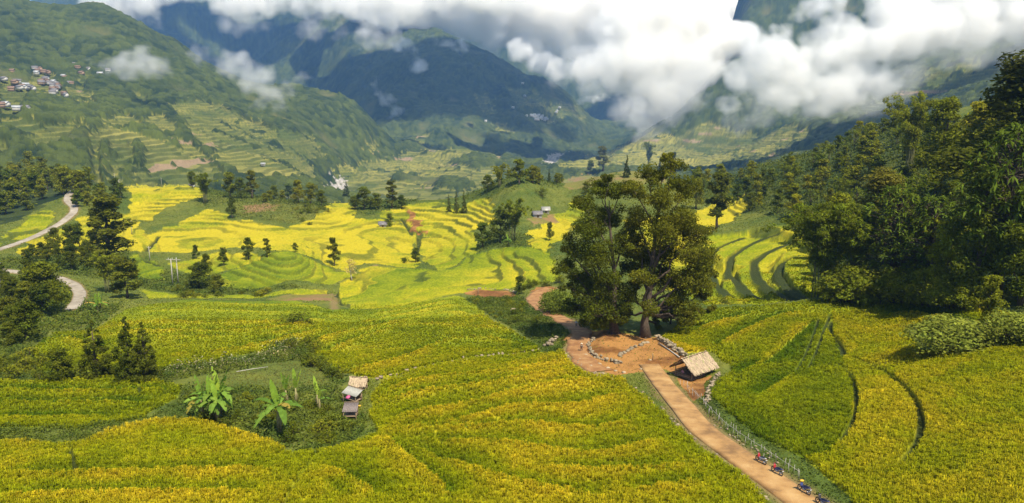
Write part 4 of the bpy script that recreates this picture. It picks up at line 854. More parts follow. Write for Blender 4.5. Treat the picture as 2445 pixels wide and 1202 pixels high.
undergrowth('undergrowth', [
 ([(425,955),(440,925),(520,925),(700,930),(800,925),(850,955),(880,1005),(850,1060),(760,1082),(600,1050),(450,1008)], 16, .44, 1.5, DK),
 ([(380,880),(480,875),(620,845),(700,815),(765,850),(800,895),(835,915),(790,915),(750,872),(690,862),(560,888),(400,912)], 18, .44, 1.6, DK),
 ([(390,885),(600,848),(700,812),(735,822),(745,845),(690,850),(600,876),(400,902)], 3.5, .36, 2.2, (.36, .34, .20)),
 ([(430,925),(560,890),(690,865),(750,875),(790,915),(860,950),(880,1000),(800,925),(700,930),(520,925)], 7, .28, .4, (.12, .125, .03)),
 ([(-60,1022),(200,1022),(350,1002),(425,957),(450,1010),(380,1008),(290,1035),(170,1062),(-60,1058)], 26, .34, .9, DK),
 ([(-60,830),(85,822),(90,890),(380,885),(420,925),(200,908),(-60,912)], 14, .42, 1.2, DK),
 ([(1095,706),(1110,712),(1235,708),(1265,722),(1300,752),(1345,785),(1372,815),(1335,846),(1295,842),(1282,820),(1190,768)], 16, .42, .9, DK),
 ([(1280,742),(1345,700),(1400,740),(1480,780),(1460,795),(1400,785),(1345,758)], 14, .42, 1.2, MD),
 ([(-60,660),(160,672),(190,720),(300,730),(230,788),(120,795),(85,822),(-60,830)], 4.5, .7, 1.6, DK),
 ([(330,640),(420,650),(515,668),(600,692),(760,690),(700,690),(560,704),(460,704),(345,690)], 4, .7, 1.4, DK),
 ([(-60,615),(330,605),(345,690),(200,660),(-60,636)], 3, .8, 1.6, DK),
 ([(850,955),(885,905),(905,915),(895,960),(884,1005),(908,1035),(860,1055)], 12, .34, .8, MD),
 (_hill, 1.1, 1.1, 2.4, (.08, .112, .017)),
 ([(560,490),(620,480),(700,482),(760,490),(760,525),(690,535),(555,522)], 1.0, .9, 1.2, (.12, .14, .03)),
 ([(470,470),(780,478),(800,500),(760,492),(560,488),(470,500)], 1.0, 1.0, 1.8, DK), ([(800,480),(1000,480),(960,500),(905,515),(840,515)], 1.0, 1.0, 2.0, DK),
 ([(1130,575),(1180,560),(1260,560),(1330,590),(1260,590),(1180,592),(1130,606)], 2, .8, 1.6, DK), ([(1110,478),(1180,440),(1340,432),(1340,448),(1230,455),(1150,482)], .8, 1.0, 1.8, DK),
 ([(1050,500),(1080,492),(1130,495),(1120,515),(1060,512)], 2, .8, 1.5, DK),
 ([(1690,640),(1800,690),(1900,715),(1860,722),(1780,715),(1690,680)], 1.0, .6, .6, MD),
 ([(1900,590),(1935,610),(1985,690),(1975,715),(1940,690),(1905,640)], 5, .6, 1.2, MD),
 ([(1650,905),(1700,900),(1735,885),(1712,940),(1735,990),(1815,1046),(1920,1098),(2000,1158),(2120,1300),(2040,1260),(1950,1185),(1850,1108),(1770,1062),(1700,1000),(1660,945)], 18, .28, .45, DK),
 ([(1480,905),(1530,893),(1560,900),(1600,960),(1650,1030),(1740,1108),(1850,1190),(1900,1240),(1850,1225),(1760,1140),(1650,1068),(1560,978)], 9, .25, .3, MD),
 ([(2150,815),(2200,830),(2300,850),(2400,832),(2400,845),(2290,868),(2170,850)], 14, .35, .5, DK),
 ([(2080,1300),(2180,1175),(2300,1145),(2420,1200),(2440,1300)], 10, .3, .55, (.10,.14,.015)),
])
undergrowth('meadow_grass', [([(-60,440),(800,480),(1640,420),(1900,380),(1990,700),(1640,745),(1100,700),(800,720),(-60,800)], 2.2, .55, .25, (.13, .165, .025)), ([(1480,905),(1640,800),(1740,745),(1700,1000),(1900,1130),(1500,930)], 10, .25, .2, (.12, .15, .025))], GRASS)
undergrowth('weeds', [([(1330,815),(1390,780),(1480,795),(1570,806),(1700,880),(1690,945),(1620,905),(1480,900),(1400,875)], .9, .3, .25, (.12, .135, .03))], DIRT)
# ---------------------------------------------------------------- ways: strips laid on the levelled ground
def slab_mat(name, c1, c2, c3, scale, seam=0):
    m, t, p = new_mat(name); N = t.nodes.new; L = t.links.new; g = N('ShaderNodeNewGeometry')
    n = N('ShaderNodeTexNoise'); n.inputs['Scale'].default_value = scale; n.inputs['Detail'].default_value = 7; n.inputs['Roughness'].default_value = .62; L(g.outputs['Position'], n.inputs['Vector'])
    r = N('ShaderNodeValToRGB'); e = r.color_ramp.elements; e[0].position = .34; e[0].color = (*[k * .72 for k in c1], 1); e[1].position = .66; e[1].color = (*[k * .72 for k in c3], 1); q = e.new(.5); q.color = (*[k * .72 for k in c2], 1); L(n.outputs['Fac'], r.inputs[0]); L(r.outputs[0], p.inputs['Base Color'])
    n2 = N('ShaderNodeTexNoise'); n2.inputs['Scale'].default_value = 6; n2.inputs['Detail'].default_value = 4; L(g.outputs['Position'], n2.inputs['Vector'])
    b = N('ShaderNodeBump'); b.inputs['Distance'].default_value = .04; L(n2.outputs['Fac'], b.inputs['Height']); L(b.outputs[0], p.inputs['Normal']); p.inputs['Roughness'].default_value = .9
    return m
M_conc = slab_mat('dusty_concrete', (.23, .12, .036), (.43, .235, .072), (.54, .33, .12), .3); M_earth = slab_mat('red_earth', (.25, .105, .028), (.36, .17, .05), (.45, .25, .09), .5); M_grey = slab_mat('grey_concrete', (.26, .21, .14), (.38, .32, .23), (.48, .41, .31), .25)
def strip(name, key, mat, thick, wob=0.0, a=0, b=None, nx=6):
    p, z, half = WAYS[key]; p = p[a:b]; z = z[a:b]; t = np.gradient(p, axis=0); t /= np.linalg.norm(t, axis=1)[:, None]; nrm = np.c_[-t[:, 1], t[:, 0]]
    n = len(p); rg = np.random.default_rng(len(key)); wl = half + wob * fbm(np.arange(n) / 3.0, np.zeros(n), 3, 5); wr = half + wob * fbm(np.arange(n) / 3.0, np.ones(n) * 9, 3, 6)
    V = []
    for k in range(nx + 1):
        f = k / nx; o = (-wl * (1 - f) + wr * f)[:, None]; q = p + nrm * o; V.append(np.c_[q, z + thick + (0 if wob == 0 else .03 * vnoise(q[:, 0], q[:, 1], 3))])
    lo = np.c_[p - nrm * wl[:, None], z - .35]; hi = np.c_[p + nrm * wr[:, None], z - .35]
    rows = [lo] + V + [hi]; V = np.stack(rows, 1).reshape(-1, 3); w_ = nx + 3
    i = (np.arange(n - 1)[:, None] * w_ + np.arange(w_ - 1)[None]); f = np.stack([i, i + 1, i + 1 + w_, i + w_], -1).reshape(-1, 4)
    o = link(name, np_mesh(name, V, [f[:, ::-1]], (mat,), False)); tag(o, kind='structure'); return o
strip('road', 'road', M_conc, .09, .10); strip('path', 'path', M_earth, .05, .9); strip('road', 'bend', M_grey, .10); strip('road', 'low', M_grey, .10)
# ---------------------------------------------------------------- built things
def plain(name, c, rough=.7, metal=0, var=.15, scale=8):
    c = [q * .72 for q in c]
    m, t, p = new_mat(name); N = t.nodes.new; L = t.links.new
    n = N('ShaderNodeTexNoise'); n.inputs['Scale'].default_value = scale; n.inputs['Detail'].default_value = 5; tc = N('ShaderNodeTexCoord'); L(tc.outputs['Object'], n.inputs['Vector'])
    r = N('ShaderNodeValToRGB'); r.color_ramp.elements[0].color = (*[q * (1 - var) for q in c], 1); r.color_ramp.elements[1].color = (*[min(1, q * (1 + var)) for q in c], 1); r.color_ramp.elements[0].position = .3; r.color_ramp.elements[1].position = .7
    L(n.outputs['Fac'], r.inputs[0]); L(r.outputs[0], p.inputs['Base Color']); p.inputs['Roughness'].default_value = rough; p.inputs['Metallic'].default_value = metal
    return m
M_thatch = tint_mat('thatch', .95); M_wood = bark_mat('old_wood', (.16, .10, .055), (.38, .27, .16)); M_pole = plain('weathered_pole', (.46, .42, .35), .85, 0, .2, 3); M_stone = tint_mat('field_stone', .9, .03, 9)
M_tin = plain('pale_tin', (.46, .44, .36), .5, .1, .18, 4); M_tindark = plain('dark_boards', (.20, .16, .14), .8, 0, .35, 5); M_pink = plain('pink_cloth', (.62, .10, .24), .7); M_red = plain('red_paint', (.42, .02, .02), .35); M_white = plain('white_paint', (.72, .72, .70), .4); M_black = plain('black_rubber', (.02, .02, .022), .6); M_seat = plain('black_vinyl', (.025, .024, .03), .45); M_blue = plain('blue_paint', (.05, .07, .22), .35); M_steel = plain('steel', (.45, .45, .46), .35, .8); M_yellow = plain('yellow_rag', (.72, .42, .03), .8); M_skin = plain('skin', (.36, .20, .12), .6); M_hair = plain('hair', (.015, .012, .01), .5); M_indigo = plain('indigo_cloth', (.025, .03, .06), .9); M_redcloth = plain('red_cloth', (.45, .03, .05), .9); M_pinkcloth = plain('pink_shirt', (.60, .28, .34), .9); M_greycloth = plain('grey_cloth', (.10, .11, .12), .9); M_whitecloth = plain('white_cloth', (.70, .70, .68), .9); M_straw = plain('straw_hat', (.66, .56, .38), .9); M_clay = plain('clay_wall', (.42, .27, .16), .9, 0, .25, 1); M_lime = plain('lime_wall', (.62, .58, .50), .9, 0, .15, 1); M_roofgrey = plain('grey_roof', (.22, .20, .19), .8, 0, .25, 1); M_roofwhite = plain('bright_tin_roof', (.50, .50, .48), .5, 0, .1, 1); M_roofbrown = plain('brown_roof', (.26, .16, .10), .9, 0, .25, 1); M_glass = plain('dark_window', (.03, .035, .04), .2)
def frame(u, v, u2, v2):
    """ground point, and heading from it to a second ground point"""
    p = at(u, v); q = at(u2, v2); return p, math.atan2(q[1] - p[1], q[0] - p[0])
# --- thatched rest hut: open timber frame, plank deck, long benches, shaggy gable roof
def thatch_roof(name, L, Wd, h0, h1, over, rng, parent, n=2600, flip=False):
    Vs, Cs = [], []
    mb = []
    for sg in (1, -1):
        n_ = n
        u = rng.uniform(-L / 2, L / 2, n_); f = np.sort(rng.uniform(0, 1, n_)); slope = np.array([0, sg * (Wd / 2 + over), h0 - h1]); sl = np.linalg.norm(slope); d = slope / sl
        nr = np.array([0, sg * (h1 - h0), Wd / 2 + over]); nr /= np.linalg.norm(nr)
        P = np.c_[u, 0 * u, 0 * u + h1] + f[:, None] * slope + nr * (rng.uniform(.02, .16, n_))[:, None]
        ln = rng.uniform(.35, .7, n_)[:, None]; sd = rng.uniform(.05, .11, n_)[:, None]; j = rng.normal(size=(n_, 1)) * .18
        dd = d + np.array([1, 0, 0]) * j; a = P - dd * ln * .5; b = P + dd * ln * .5 - nr * .06 * rng.random((n_, 1))
        X = np.array([1.0, 0, 0]); Vs.append(np.stack([a - X * sd, a + X * sd, b + X * sd * .6, b - X * sd * .6], 1).reshape(-1, 3))
        c = np.array([.36, .27, .17]) * rng.uniform(.6, 1.25, n_)[:, None] * np.where(rng.random(n_) < .05, .5, 1)[:, None]; c[rng.random(n_) < .03] = (.22, .24, .07); Cs.append(np.repeat(c, 4, 0))
        # solid under-thatch
        e = np.array([[-L / 2 + .1, 0, h1], [L / 2 - .1, 0, h1], [L / 2 - .1, sg * (Wd / 2 + over), h0], [-L / 2 + .1, sg * (Wd / 2 + over), h0]]); e2 = e - np.array([0, 0, .16]); Q = np.concatenate([e, e2]); mb.append(Q)
    V = np.concatenate(Vs); nq = len(V) // 4; fq = np.arange(len(V)).reshape(-1, 4); cc = [np.concatenate(Cs)]
    for Q in mb:
        k = len(V); V = np.concatenate([V, Q]); fq = np.concatenate([fq, np.array([[0, 1, 2, 3], [7, 6, 5, 4], [0, 4, 5, 1], [1, 5, 6, 2], [2, 6, 7, 3], [3, 7, 4, 0]]) + k]); cc.append(np.tile([.22, .15, .09], (8, 1)))
    return link(name, np_mesh(name, V, [fq], (M_thatch,), False, np.concatenate(cc)), parent)
rng = np.random.default_rng(9)
hp = at(1660, 903); e0 = at(1622, 903); e1 = at(1650, 920)
HRZ = R(38)
hut = empty('thatched_hut', tuple(hp + np.array([0, 1.2, .05])), HRZ); tag(hut, 'open thatched hut on timber posts beside the concrete road', 'hut')
HL, HW = 6.0, 3.6
for sx in (-1, 0, 1):
    for sy in (-1, 1):
        m = MB(); m.tube([(sx * HL * .44, sy * HW * .46, -.9), (sx * HL * .44 + .03, sy * HW * .46, 1.0), (sx * HL * .44, sy * HW * .46, 2.0)], [.10, .085, .075], 8); m.build('post', M_wood, hut)
m = MB()
for k in range(15): m.box((0, -HW / 2 + .12 + k * .24, .42 + .01 * (k % 3)), (HL * .94, .22, .05))
for sx in (-1, -.33, .33, 1): m.box((sx * HL * .42, 0, .33), (.1, HW, .1))
m.build('deck', M_wood, hut)
m = MB()
for sy in (-1, 1): m.tube([(-HL * .47, sy * HW * .46, 1.98), (HL * .56, sy * HW * .46, 2.0)], .06, 6)
m.tube([(-HL * .5, 0, 3.40), (HL * .64, 0, 3.42)], .06, 6)
for sx in (-1, 0, 1):
    for sy in (-1, 1): m.tube([(sx * HL * .44, sy * HW * .62, 1.66), (sx * HL * .44, 0, 3.36)], .045, 6)
for sy in (-.55, .35): m.tube([(HL * .3, sy * HW, 1.75 + .6 * (1 - abs(sy))), (HL * .66, sy * HW, 1.8 + .6 * (1 - abs(sy)))], .045, 6)
m.build('roof_frame', M_wood, hut)
for sy, ln in ((-1, .9), (1, .9)):
    m = MB(); m.box((0, sy * HW * .46, .88), (HL * ln, .3, .06)); m.box((0, sy * HW * .5, 1.2), (HL * ln, .05, .14)); m.build('bench', M_wood, hut)
m = MB(); m.box((-HL * .46, 0, .72), (.08, HW * .8, .16)); m.box((-HL * .46, 0, .98), (.06, HW * .8, .08)); m.build('rail', M_wood, hut)
thatch_roof('roof', HL * 1.08, HW, 1.62, 3.55, .75, rng, hut, 3600)
# --- people
def person(name, label, loc, rz, pose, cloth, legs, h=1.6, hat=None, extra=None, hair=True):
    root = empty(name, loc, rz, h / 1.7); tag(root, label, 'person')
    J = {'stand': dict(pel=(0,0,.92), ch=(0,.03,1.28), nk=(0,.04,1.46), hd=(0,.06,1.60), kn=[(.10,.05,.50),(-.10,-.02,.50)], ft=[(.11,-.02,.07),(-.10,.02,.07)], el=[(.25,.0,1.12),(-.25,.02,1.12)], ha=[(.23,.14,.90),(-.24,.14,.92)]),
         'walk': dict(pel=(0,0,.88), ch=(0,.12,1.20), nk=(0,.18,1.37), hd=(0,.24,1.50), kn=[(.10,.22,.50),(-.10,.02,.47)], ft=[(.10,.26,.07),(-.10,-.30,.12)], el=[(.24,.0,1.03),(-.24,.22,1.05)], ha=[(.22,-.06,.80),(-.20,.36,.92)]),
         'sit': dict(pel=(0,0,.50), ch=(0,.04,.88), nk=(0,.07,1.06), hd=(0,.11,1.20), kn=[(.12,.42,.50),(-.12,.42,.50)], ft=[(.12,.46,.06),(-.12,.44,.06)], el=[(.25,.10,.74),(-.25,.10,.74)], ha=[(.12,.34,.60),(-.12,.34,.60)])}[pose]
    vs, rs, es = [], [], []
    def v(p, r): vs.append(p); rs.append(r); return len(vs) - 1
    def mid(a, b, t): return tuple(np.array(a) * (1 - t) + np.array(b) * t)
    pel = v(J['pel'], .145); wa = v(mid(J['pel'], J['ch'], .5), .125); ch = v(J['ch'], .155); nk = v(J['nk'], .058); hd0 = v(mid(J['nk'], J['hd'], .55), .075); hd = v(J['hd'], .095); tp = v(tuple(np.array(J['hd']) + (0, .01, .10)), .075)
    fc = v(tuple(np.array(J['hd']) + (0, .085, -.02)), .028)
    es += [(pel, wa), (wa, ch), (ch, nk), (nk, hd0), (hd0, hd), (hd, tp), (hd, fc)]
    for i, sg in enumerate((1, -1)):
        hp_ = v(tuple(np.array(J['pel']) + (sg * .10, 0, -.06)), .10); kn = v(J['kn'][i], .062); an = v(tuple(np.array(J['ft'][i]) + (0, -.02, .05)), .042); to = v(tuple(np.array(J['ft'][i]) + (0, .15, -.03)), .036); es += [(pel, hp_), (hp_, kn), (kn, an), (an, to)]
        sh = v(tuple(np.array(J['ch']) + (sg * .17, 0, .07)), .062); el = v(J['el'][i], .045); ha = v(J['ha'][i], .034); es += [(ch, sh), (sh, el), (el, ha)]
        d = np.array(J['ha'][i]) - np.array(J['el'][i]); d /= np.linalg.norm(d)
        pa = v(tuple(np.array(J['ha'][i]) + d * .06), .034); es.append((ha, pa))
        for q in (-.03, -.01, .01, .03): f1 = v(tuple(np.array(J['ha'][i]) + d * (.15 - abs(q) * .6) + np.array([q, .01, 0])), .010); es.append((pa, f1))
        th = v(tuple(np.array(J['ha'][i]) + d * .07 + np.array([-sg * .05, .03, 0])), .011); es.append((ha, th))
    me_ = bpy.data.meshes.new('body'); me_.from_pydata(vs, es, []); ob = link('body', me_, root)
    sk = ob.modifiers.new('skin', 'SKIN'); sk.use_smooth_shade = True
    for i, r_ in enumerate(rs): me_.skin_vertices[0].data[i].radius = (r_, r_ * .8 if i in (0, 1, 2) else r_); me_.skin_vertices[0].data[i].use_root = (i == 0)
    ob.modifiers.new('sub', 'SUBSURF').levels = 1; ob.modifiers['sub'].render_levels = 1
    dg = bpy.context.evaluated_depsgraph_get(); ev = ob.evaluated_get(dg); m2 = bpy.data.meshes.new_from_object(ev); ob.modifiers.clear(); ob.data = m2
    m2.materials.clear(); m2.materials.append(M_skin)
    co = np.empty(len(m2.vertices) * 3, np.float32); m2.vertices.foreach_get('co', co); co = co.reshape(-1, 3)
    nrm = np.empty(len(m2.vertices) * 3, np.float32); m2.vertices.foreach_get('normal', nrm); nrm = nrm.reshape(-1, 3)
    # clothes: offset copies of the body surface over torso + arms, and hips + legs
    fcs = [tuple(p.vertices) for p in m2.polygons]
    zc, zp, zn = J['ch'][2], J['pel'][2], J['nk'][2]
    hand = [np.array(q) for q in J['ha']]; feet = [np.array(q) for q in J['ft']]
    def cover(nm, cond, off, mat):
        keep = [f for f in fcs if all(cond[i] for i in f)]
        if not keep: return
        us = sorted({i for f in keep for i in f}); mp = {q: k for k, q in enumerate(us)}
        mm = bpy.data.meshes.new(nm); mm.from_pydata([tuple(co[i] + nrm[i] * off) for i in us], [], [[mp[i] for i in f] for f in keep]); mm.materials.append(mat)
        for p_ in mm.polygons: p_.use_smooth = True
        o_ = link(nm, mm, root); sd_ = o_.modifiers.new('thick', 'SOLIDIFY'); sd_.thickness = .012; sd_.offset = -1
    hd_d = np.minimum(np.linalg.norm(co - hand[0], axis=1), np.linalg.norm(co - hand[1], axis=1))
    ft_d = np.minimum(np.linalg.norm(co - feet[0], axis=1), np.linalg.norm(co - feet[1], axis=1))
    top = (co[:, 2] < zn - .03) & (hd_d > .12) & ((co[:, 2] > zp - .02) | (np.abs(co[:, 0]) > .19)) & (ft_d > .3) & ~((co[:, 2] < zp + .1) & (co[:, 1] > .16) & (np.abs(co[:, 0]) < .2))
    cover('jacket', top, .016, cloth)
    bot = (co[:, 2] < zp + .06) & (ft_d > .13) & (hd_d > .17) & (np.abs(co[:, 0]) < .23)
    cover('trousers', bot, .012, legs)
    hx, hy, hz = J['hd']
    if hair: m = MB(); m.ball((hx, hy - .02, hz + .055), (.105, .115, .10), 12, 8); m.build('hair', M_hair, root, True)
    if hat: m = MB(); m.tube([(hx, hy, hz + .09), (hx, hy, hz + .11), (hx, hy, hz + .25)], [.26, .25, .02], 16); m.build('hat', hat, root, True)
    if extra: extra(root, J)
    return root
def basket(root, J):
    m = MB(); c = J['ch']; m.tube([(c[0], c[1] - .30, c[2] - .38), (c[0], c[1] - .30, c[2] + .05), (c[0], c[1] - .30, c[2] + .16)], [.13, .21, .22], 12); m.build('basket', M_wood, root)
def on_deck(dx, dy): c, s = math.cos(HRZ), math.sin(HRZ); return (hut.location.x + dx * c - dy * s, hut.location.y + dx * s + dy * c, hut.location.z + .47)
wp = at(1388, 838); person('person', 'person in dark clothes and wide pale hat walking up the earth path with a basket', tuple(wp), R(-20), 'walk', M_greycloth, M_indigo, 1.62, M_straw, basket)
wp = at(1376, 780); person('person', 'person in white top standing on the path under the great tree', tuple(wp), R(150), 'stand', M_whitecloth, M_indigo, 1.6)
person('person', 'person in red jacket and dark trousers standing at the front corner of the hut', on_deck(-1.9, -1.55), R(205), 'stand', M_redcloth, M_indigo, 1.35)
person('person', 'person in pink shirt sitting at the road end of the hut', on_deck(-2.3, .4), R(120), 'sit', M_pinkcloth, M_indigo, 1.6)
person('person', 'person in bright red sitting on the front bench of the hut', on_deck(.75, -1.35), R(10), 'sit', M_redcloth, M_redcloth, 1.6)
person('person', 'person in dark grey sitting on the front bench of the hut', on_deck(-.5, -1.35), R(-10), 'sit', M_greycloth, M_indigo, 1.6)
# --- motorbikes along the road edge
def motorbike(label, loc, rz, paint, panel, plate=True, rag=None, lean=8):
    r = empty('motorbike', loc, rz); r.rotation_euler = (R(lean), 0, rz); tag(r, label, 'motorbike', None)
    for x in (.62, -.62):
        m = MB(); m.torus((x, 0, .29), .235, .052, n=20, k=7); wl = m.build('wheel', M_black, r, True)
        m = MB(); m.torus((x, 0, .29), .19, .018, n=18, k=5)
        for k in range(10): a = k * .628; m.tube([(x, 0, .29), (x + .19 * math.cos(a), 0, .29 + .19 * math.sin(a))], .006, 4)
        m.tube([(x, -.06, .29), (x, .06, .29)], .035, 8); m.build('rim', M_steel, wl)
    m = MB(); m.tube([(.48, 0, .72), (.2, 0, .42), (-.1, 0, .40), (-.45, 0, .62)], .045, 6); m.tube([(-.1, .0, .4), (-.62, .08, .29)], .028, 5); m.tube([(-.1, 0, .4), (-.62, -.08, .29)], .028, 5); m.box((.05, 0, .33), (.32, .22, .2)); m.build('frame', M_steel, r)
    m = MB()
    for sy in (-.07, .07): m.tube([(.62, sy, .29), (.5, sy, .72), (.46, sy, .9)], .024, 6)
    m.build('fork', M_steel, r)
    m = MB(); m.tube([(.42, -.33, .99), (.46, -.12, 1.0), (.48, 0, .96), (.46, .12, 1.0), (.42, .33, .99)], .02, 6); m.tube([(.47, .2, 1.0), (.50, .26, 1.16)], .008, 4); m.tube([(.47, -.2, 1.0), (.50, -.26, 1.16)], .008, 4); m.ball((.50, .27, 1.17), (.02, .06, .04), 8, 5); m.ball((.50, -.27, 1.17), (.02, .06, .04), 8, 5); m.build('handlebar', M_black, r)
    # front shield, body cowl and tail as lofted shells
    def loft(name, secs, mat):
        m = MB(); k = 10; V = []
        for x, z, wy, hz_ in secs:
            for a in np.arange(k) * 2 * math.pi / k: V.append((x, wy * math.copysign(abs(math.cos(a)) ** .8, math.cos(a)), z + hz_ * math.copysign(abs(math.sin(a)) ** .8, math.sin(a))))
        n = len(secs); f = [(i * k + j, i * k + (j + 1) % k, (i + 1) * k + (j + 1) % k, (i + 1) * k + j) for i in range(n - 1) for j in range(k)]
        V += [(secs[0][0], 0, secs[0][1]), (secs[-1][0], 0, secs[-1][1])]; q = n * k
        m.add(V, f, [(q, (j + 1) % k, j) for j in range(k)] + [(q + 1, (n - 1) * k + j, (n - 1) * k + (j + 1) % k) for j in range(k)]); return m.build(name, mat, r, True)
    loft('front_shield', [(.34, .50, .16, .12), (.42, .66, .18, .16), (.48, .84, .13, .10), (.56, .94, .10, .07)], paint); loft('mudguard', [(.40, .40, .05, .02), (.50, .56, .065, .03), (.66, .585, .065, .03), (.84, .50, .05, .02)], paint)
    loft('body_panel', [(.30, .50, .10, .10), (.05, .56, .14, .12), (-.30, .64, .15, .10), (-.62, .74, .10, .06), (-.80, .80, .05, .03)], panel)
    loft('seat', [(.12, .70, .10, .03), (-.05, .77, .14, .05), (-.40, .80, .145, .05), (-.66, .86, .10, .035)], M_seat)
    loft('headlight', [(.53, .90, .06, .05), (.585, .91, .075, .06), (.60, .91, .05, .04)], M_white); loft('tail_light', [(-.80, .78, .05, .03), (-.84, .77, .04, .025)], M_red)
    m = MB(); m.box((-.83, 0, .62), (.03, .20, .15), M=[[.94, 0, -.34], [0, 1, 0], [.34, 0, .94]]); m.build('number_plate', M_white, r)
    m = MB(); m.tube([(.0, -.12, .32), (-.35, -.15, .30), (-.72, -.16, .36)], [.025, .045, .04], 8); m.build('exhaust', M_steel, r)
    m = MB(); m.tube([(0, .1, .22), (-.05, .28, .0)], .014, 5); m.build('kickstand', M_black, r)
    if rag: m = MB(); m.ball((.48, 0, 1.03), (.16, .27, .11), 12, 8); m.ball((.55, .12, .95), (.10, .12, .12), 8, 6); m.build('cover_cloth', rag, r, True)
    return r
for (u, v, u2, v2, lab, pa, pn, rag) in [(1846, 1114, 1816, 1102, 'red motorbike with white seat panel, farthest of the row on the road', M_red, M_white, None), (1884, 1142, 1853, 1124, 'red and blue motorbike with long black seat, second of the row', M_red, M_blue, None), (1936, 1180, 1906, 1160, 'dark blue motorbike with a yellow cloth over its handlebar', M_blue, M_blue, M_yellow), (1992, 1210, 1962, 1190, 'black motorbike with bright mirrors cut by the bottom of the picture', M_black, M_blue, None)]:
    p, a = frame(u, v, u2, v2); q = at(u2, v2); c = (p + q) / 2
    wpts, wz, wh = WAYS['road']; dd = np.linalg.norm(wpts - c[:2], axis=1); k = int(dd.argmin()); tdir = wpts[max(0, k - 2)] - wpts[min(len(wpts) - 1, k + 2)]; tdir /= np.linalg.norm(tdir); nn = np.array([tdir[1], -tdir[0]]); side = 1
    c2 = wpts[k] + nn * (wh - .42) * side
    motorbike(lab, (c2[0], c2[1], wz[k] + .10), math.atan2(tdir[1], tdir[0]) + R(8), pa, pn, rag=rag)
# --- stones: rows of separate boulders laid as one kerb each
def boulder(c, s, rg):
    m = bpy.data.meshes.new('t'); bm = bmesh.new(); bmesh.ops.create_icosphere(bm, subdivisions=2, radius=.5)
    for v_ in bm.verts: v_.co *= 1 + rg.normal() * .09; v_.co.x *= s[0]; v_.co.y *= s[1]; v_.co.z *= s[2]
    vs = np.array([v_.co for v_ in bm.verts]); fs = np.array([[q.index for q in f.verts] for f in bm.faces]); bm.free(); bpy.data.meshes.remove(m)
    a = rg.uniform(0, 6.28); ca, sa = math.cos(a), math.sin(a); vs = vs @ np.array([[ca, sa, 0], [-sa, ca, 0], [0, 0, 1]]); return vs + np.asarray(c), fs
def stone_row(name, label, px, gap, size, seed, layers=1, jit=.2, cat='stone wall', h0=0.0):
    rg = np.random.default_rng(seed); p = resample([hit(u, v) for u, v in px], gap) if len(px) > 1 else np.array([hit(*px[0])])
    V, Fc, Cc, n = [], [], [], 0; o = np.array([p[0, 0], p[0, 1], 0])
    for l in range(layers):
        for q in p:
            if rg.random() < .12: continue
            s = size * rg.uniform(.55, 1.35, 3); s[2] *= .7; x, y = q + rg.normal(size=2) * jit; v, f = boulder((x - o[0], y - o[1], float(gz(x, y)) + s[2] * .25 + l * size * .5 + h0), s, rg)
            V.append(v); Fc.append(f + n); n += len(v); k = rg.uniform(.7, 1.2); Cc.append(np.tile(np.array([.24, .19, .12]) * k, (len(v), 1)))
    ob = link(name, np_mesh(name, np.concatenate(V), [np.concatenate(Fc)], (M_stone,), False, np.concatenate(Cc)), None, tuple(o)); tag(ob, label, cat); return ob
stone_row('stone_wall', 'pale broken stone wall among the shrubs below the earth yard', [(1212,745),(1225,741),(1242,740)], .45, .7, 10, 2, .3)
stone_row('stone_wall', 'low stone edging round the tree platform beside the path', [(1420,800),(1402,822),(1412,845),(1440,862),(1475,872),(1500,868)], .7, .6, 1, 2, .2)
stone_row('stone_wall', 'row of big pale stones across the clearing', [(1470,858),(1495,840),(1515,828),(1540,820),(1555,815)], 1.0, .85, 2, 1, .15)
stone_row('stone_wall', 'rough stone wall along the green field behind the clearing', [(1565,806),(1590,822),(1612,838),(1632,852),(1645,858)], .6, .6, 3, 3, .22)
stone_row('stone_wall', 'stone bank curving round the back of the hut', [(1722,885),(1712,905),(1695,918),(1688,945),(1690,968)], .55, .45, 4, 2, .2)
stone_row('stone_wall', 'stones edging the road on the rice side', [(1345,845),(1400,880),(1450,900),(1500,915),(1560,965),(1620,1020),(1660,1060),(1720,1110),(1790,1160),(1860,1210)], 1.0, .42, 5, 1, .4)
stone_row('stone_wall', 'pale stones and dry straw lining the verge above the motorbikes', [(1700,1000),(1745,1035),(1800,1068),(1840,1095),(1880,1118)], .7, .32, 6, 1, .3)
stone_row('stone_wall', 'dark stone wall between two middle terraces', [(880,908),(960,888),(1060,866),(1130,851),(1200,847),(1275,840),(1300,828)], 1.0, .75, 7, 1, .2)
stone_row('stone_wall', 'small stone heap wall beside the earth path', [(1300,832),(1318,822),(1332,806)], .6, .8, 8, 2, .3)
stone_row('stone_wall', 'thin stone line above the red earth yard', [(1105,692),(1150,686),(1190,688),(1240,700)], 1.0, .7, 9, 1, .3)
rg = np.random.default_rng(5)
for k, (u, v) in enumerate([(1400,846),(1420,852),(1432,868),(1452,878),(1470,884),(1385,858),(1412,872),(1440,888),(1490,890),(1460,895),(1552,863),(1530,884),(1545,880)]):
    c = at(u, v); vs, fs = boulder((0, 0, .05), rg.uniform(.4, .9, 3) * np.array([1, 1, .5]), rg); o = link('stone', np_mesh('stone', vs, [fs], (M_stone,), False, np.tile(np.array([.34, .26, .16]) * rg.uniform(.8, 1.15), (len(vs), 1))), None, tuple(c)); tag(o, 'loose pale stone lying on the earth path' if k < 10 else 'loose pale stone lying in the swept clearing', 'stone', 'stones on the earth path' if k < 10 else 'stones in the clearing')
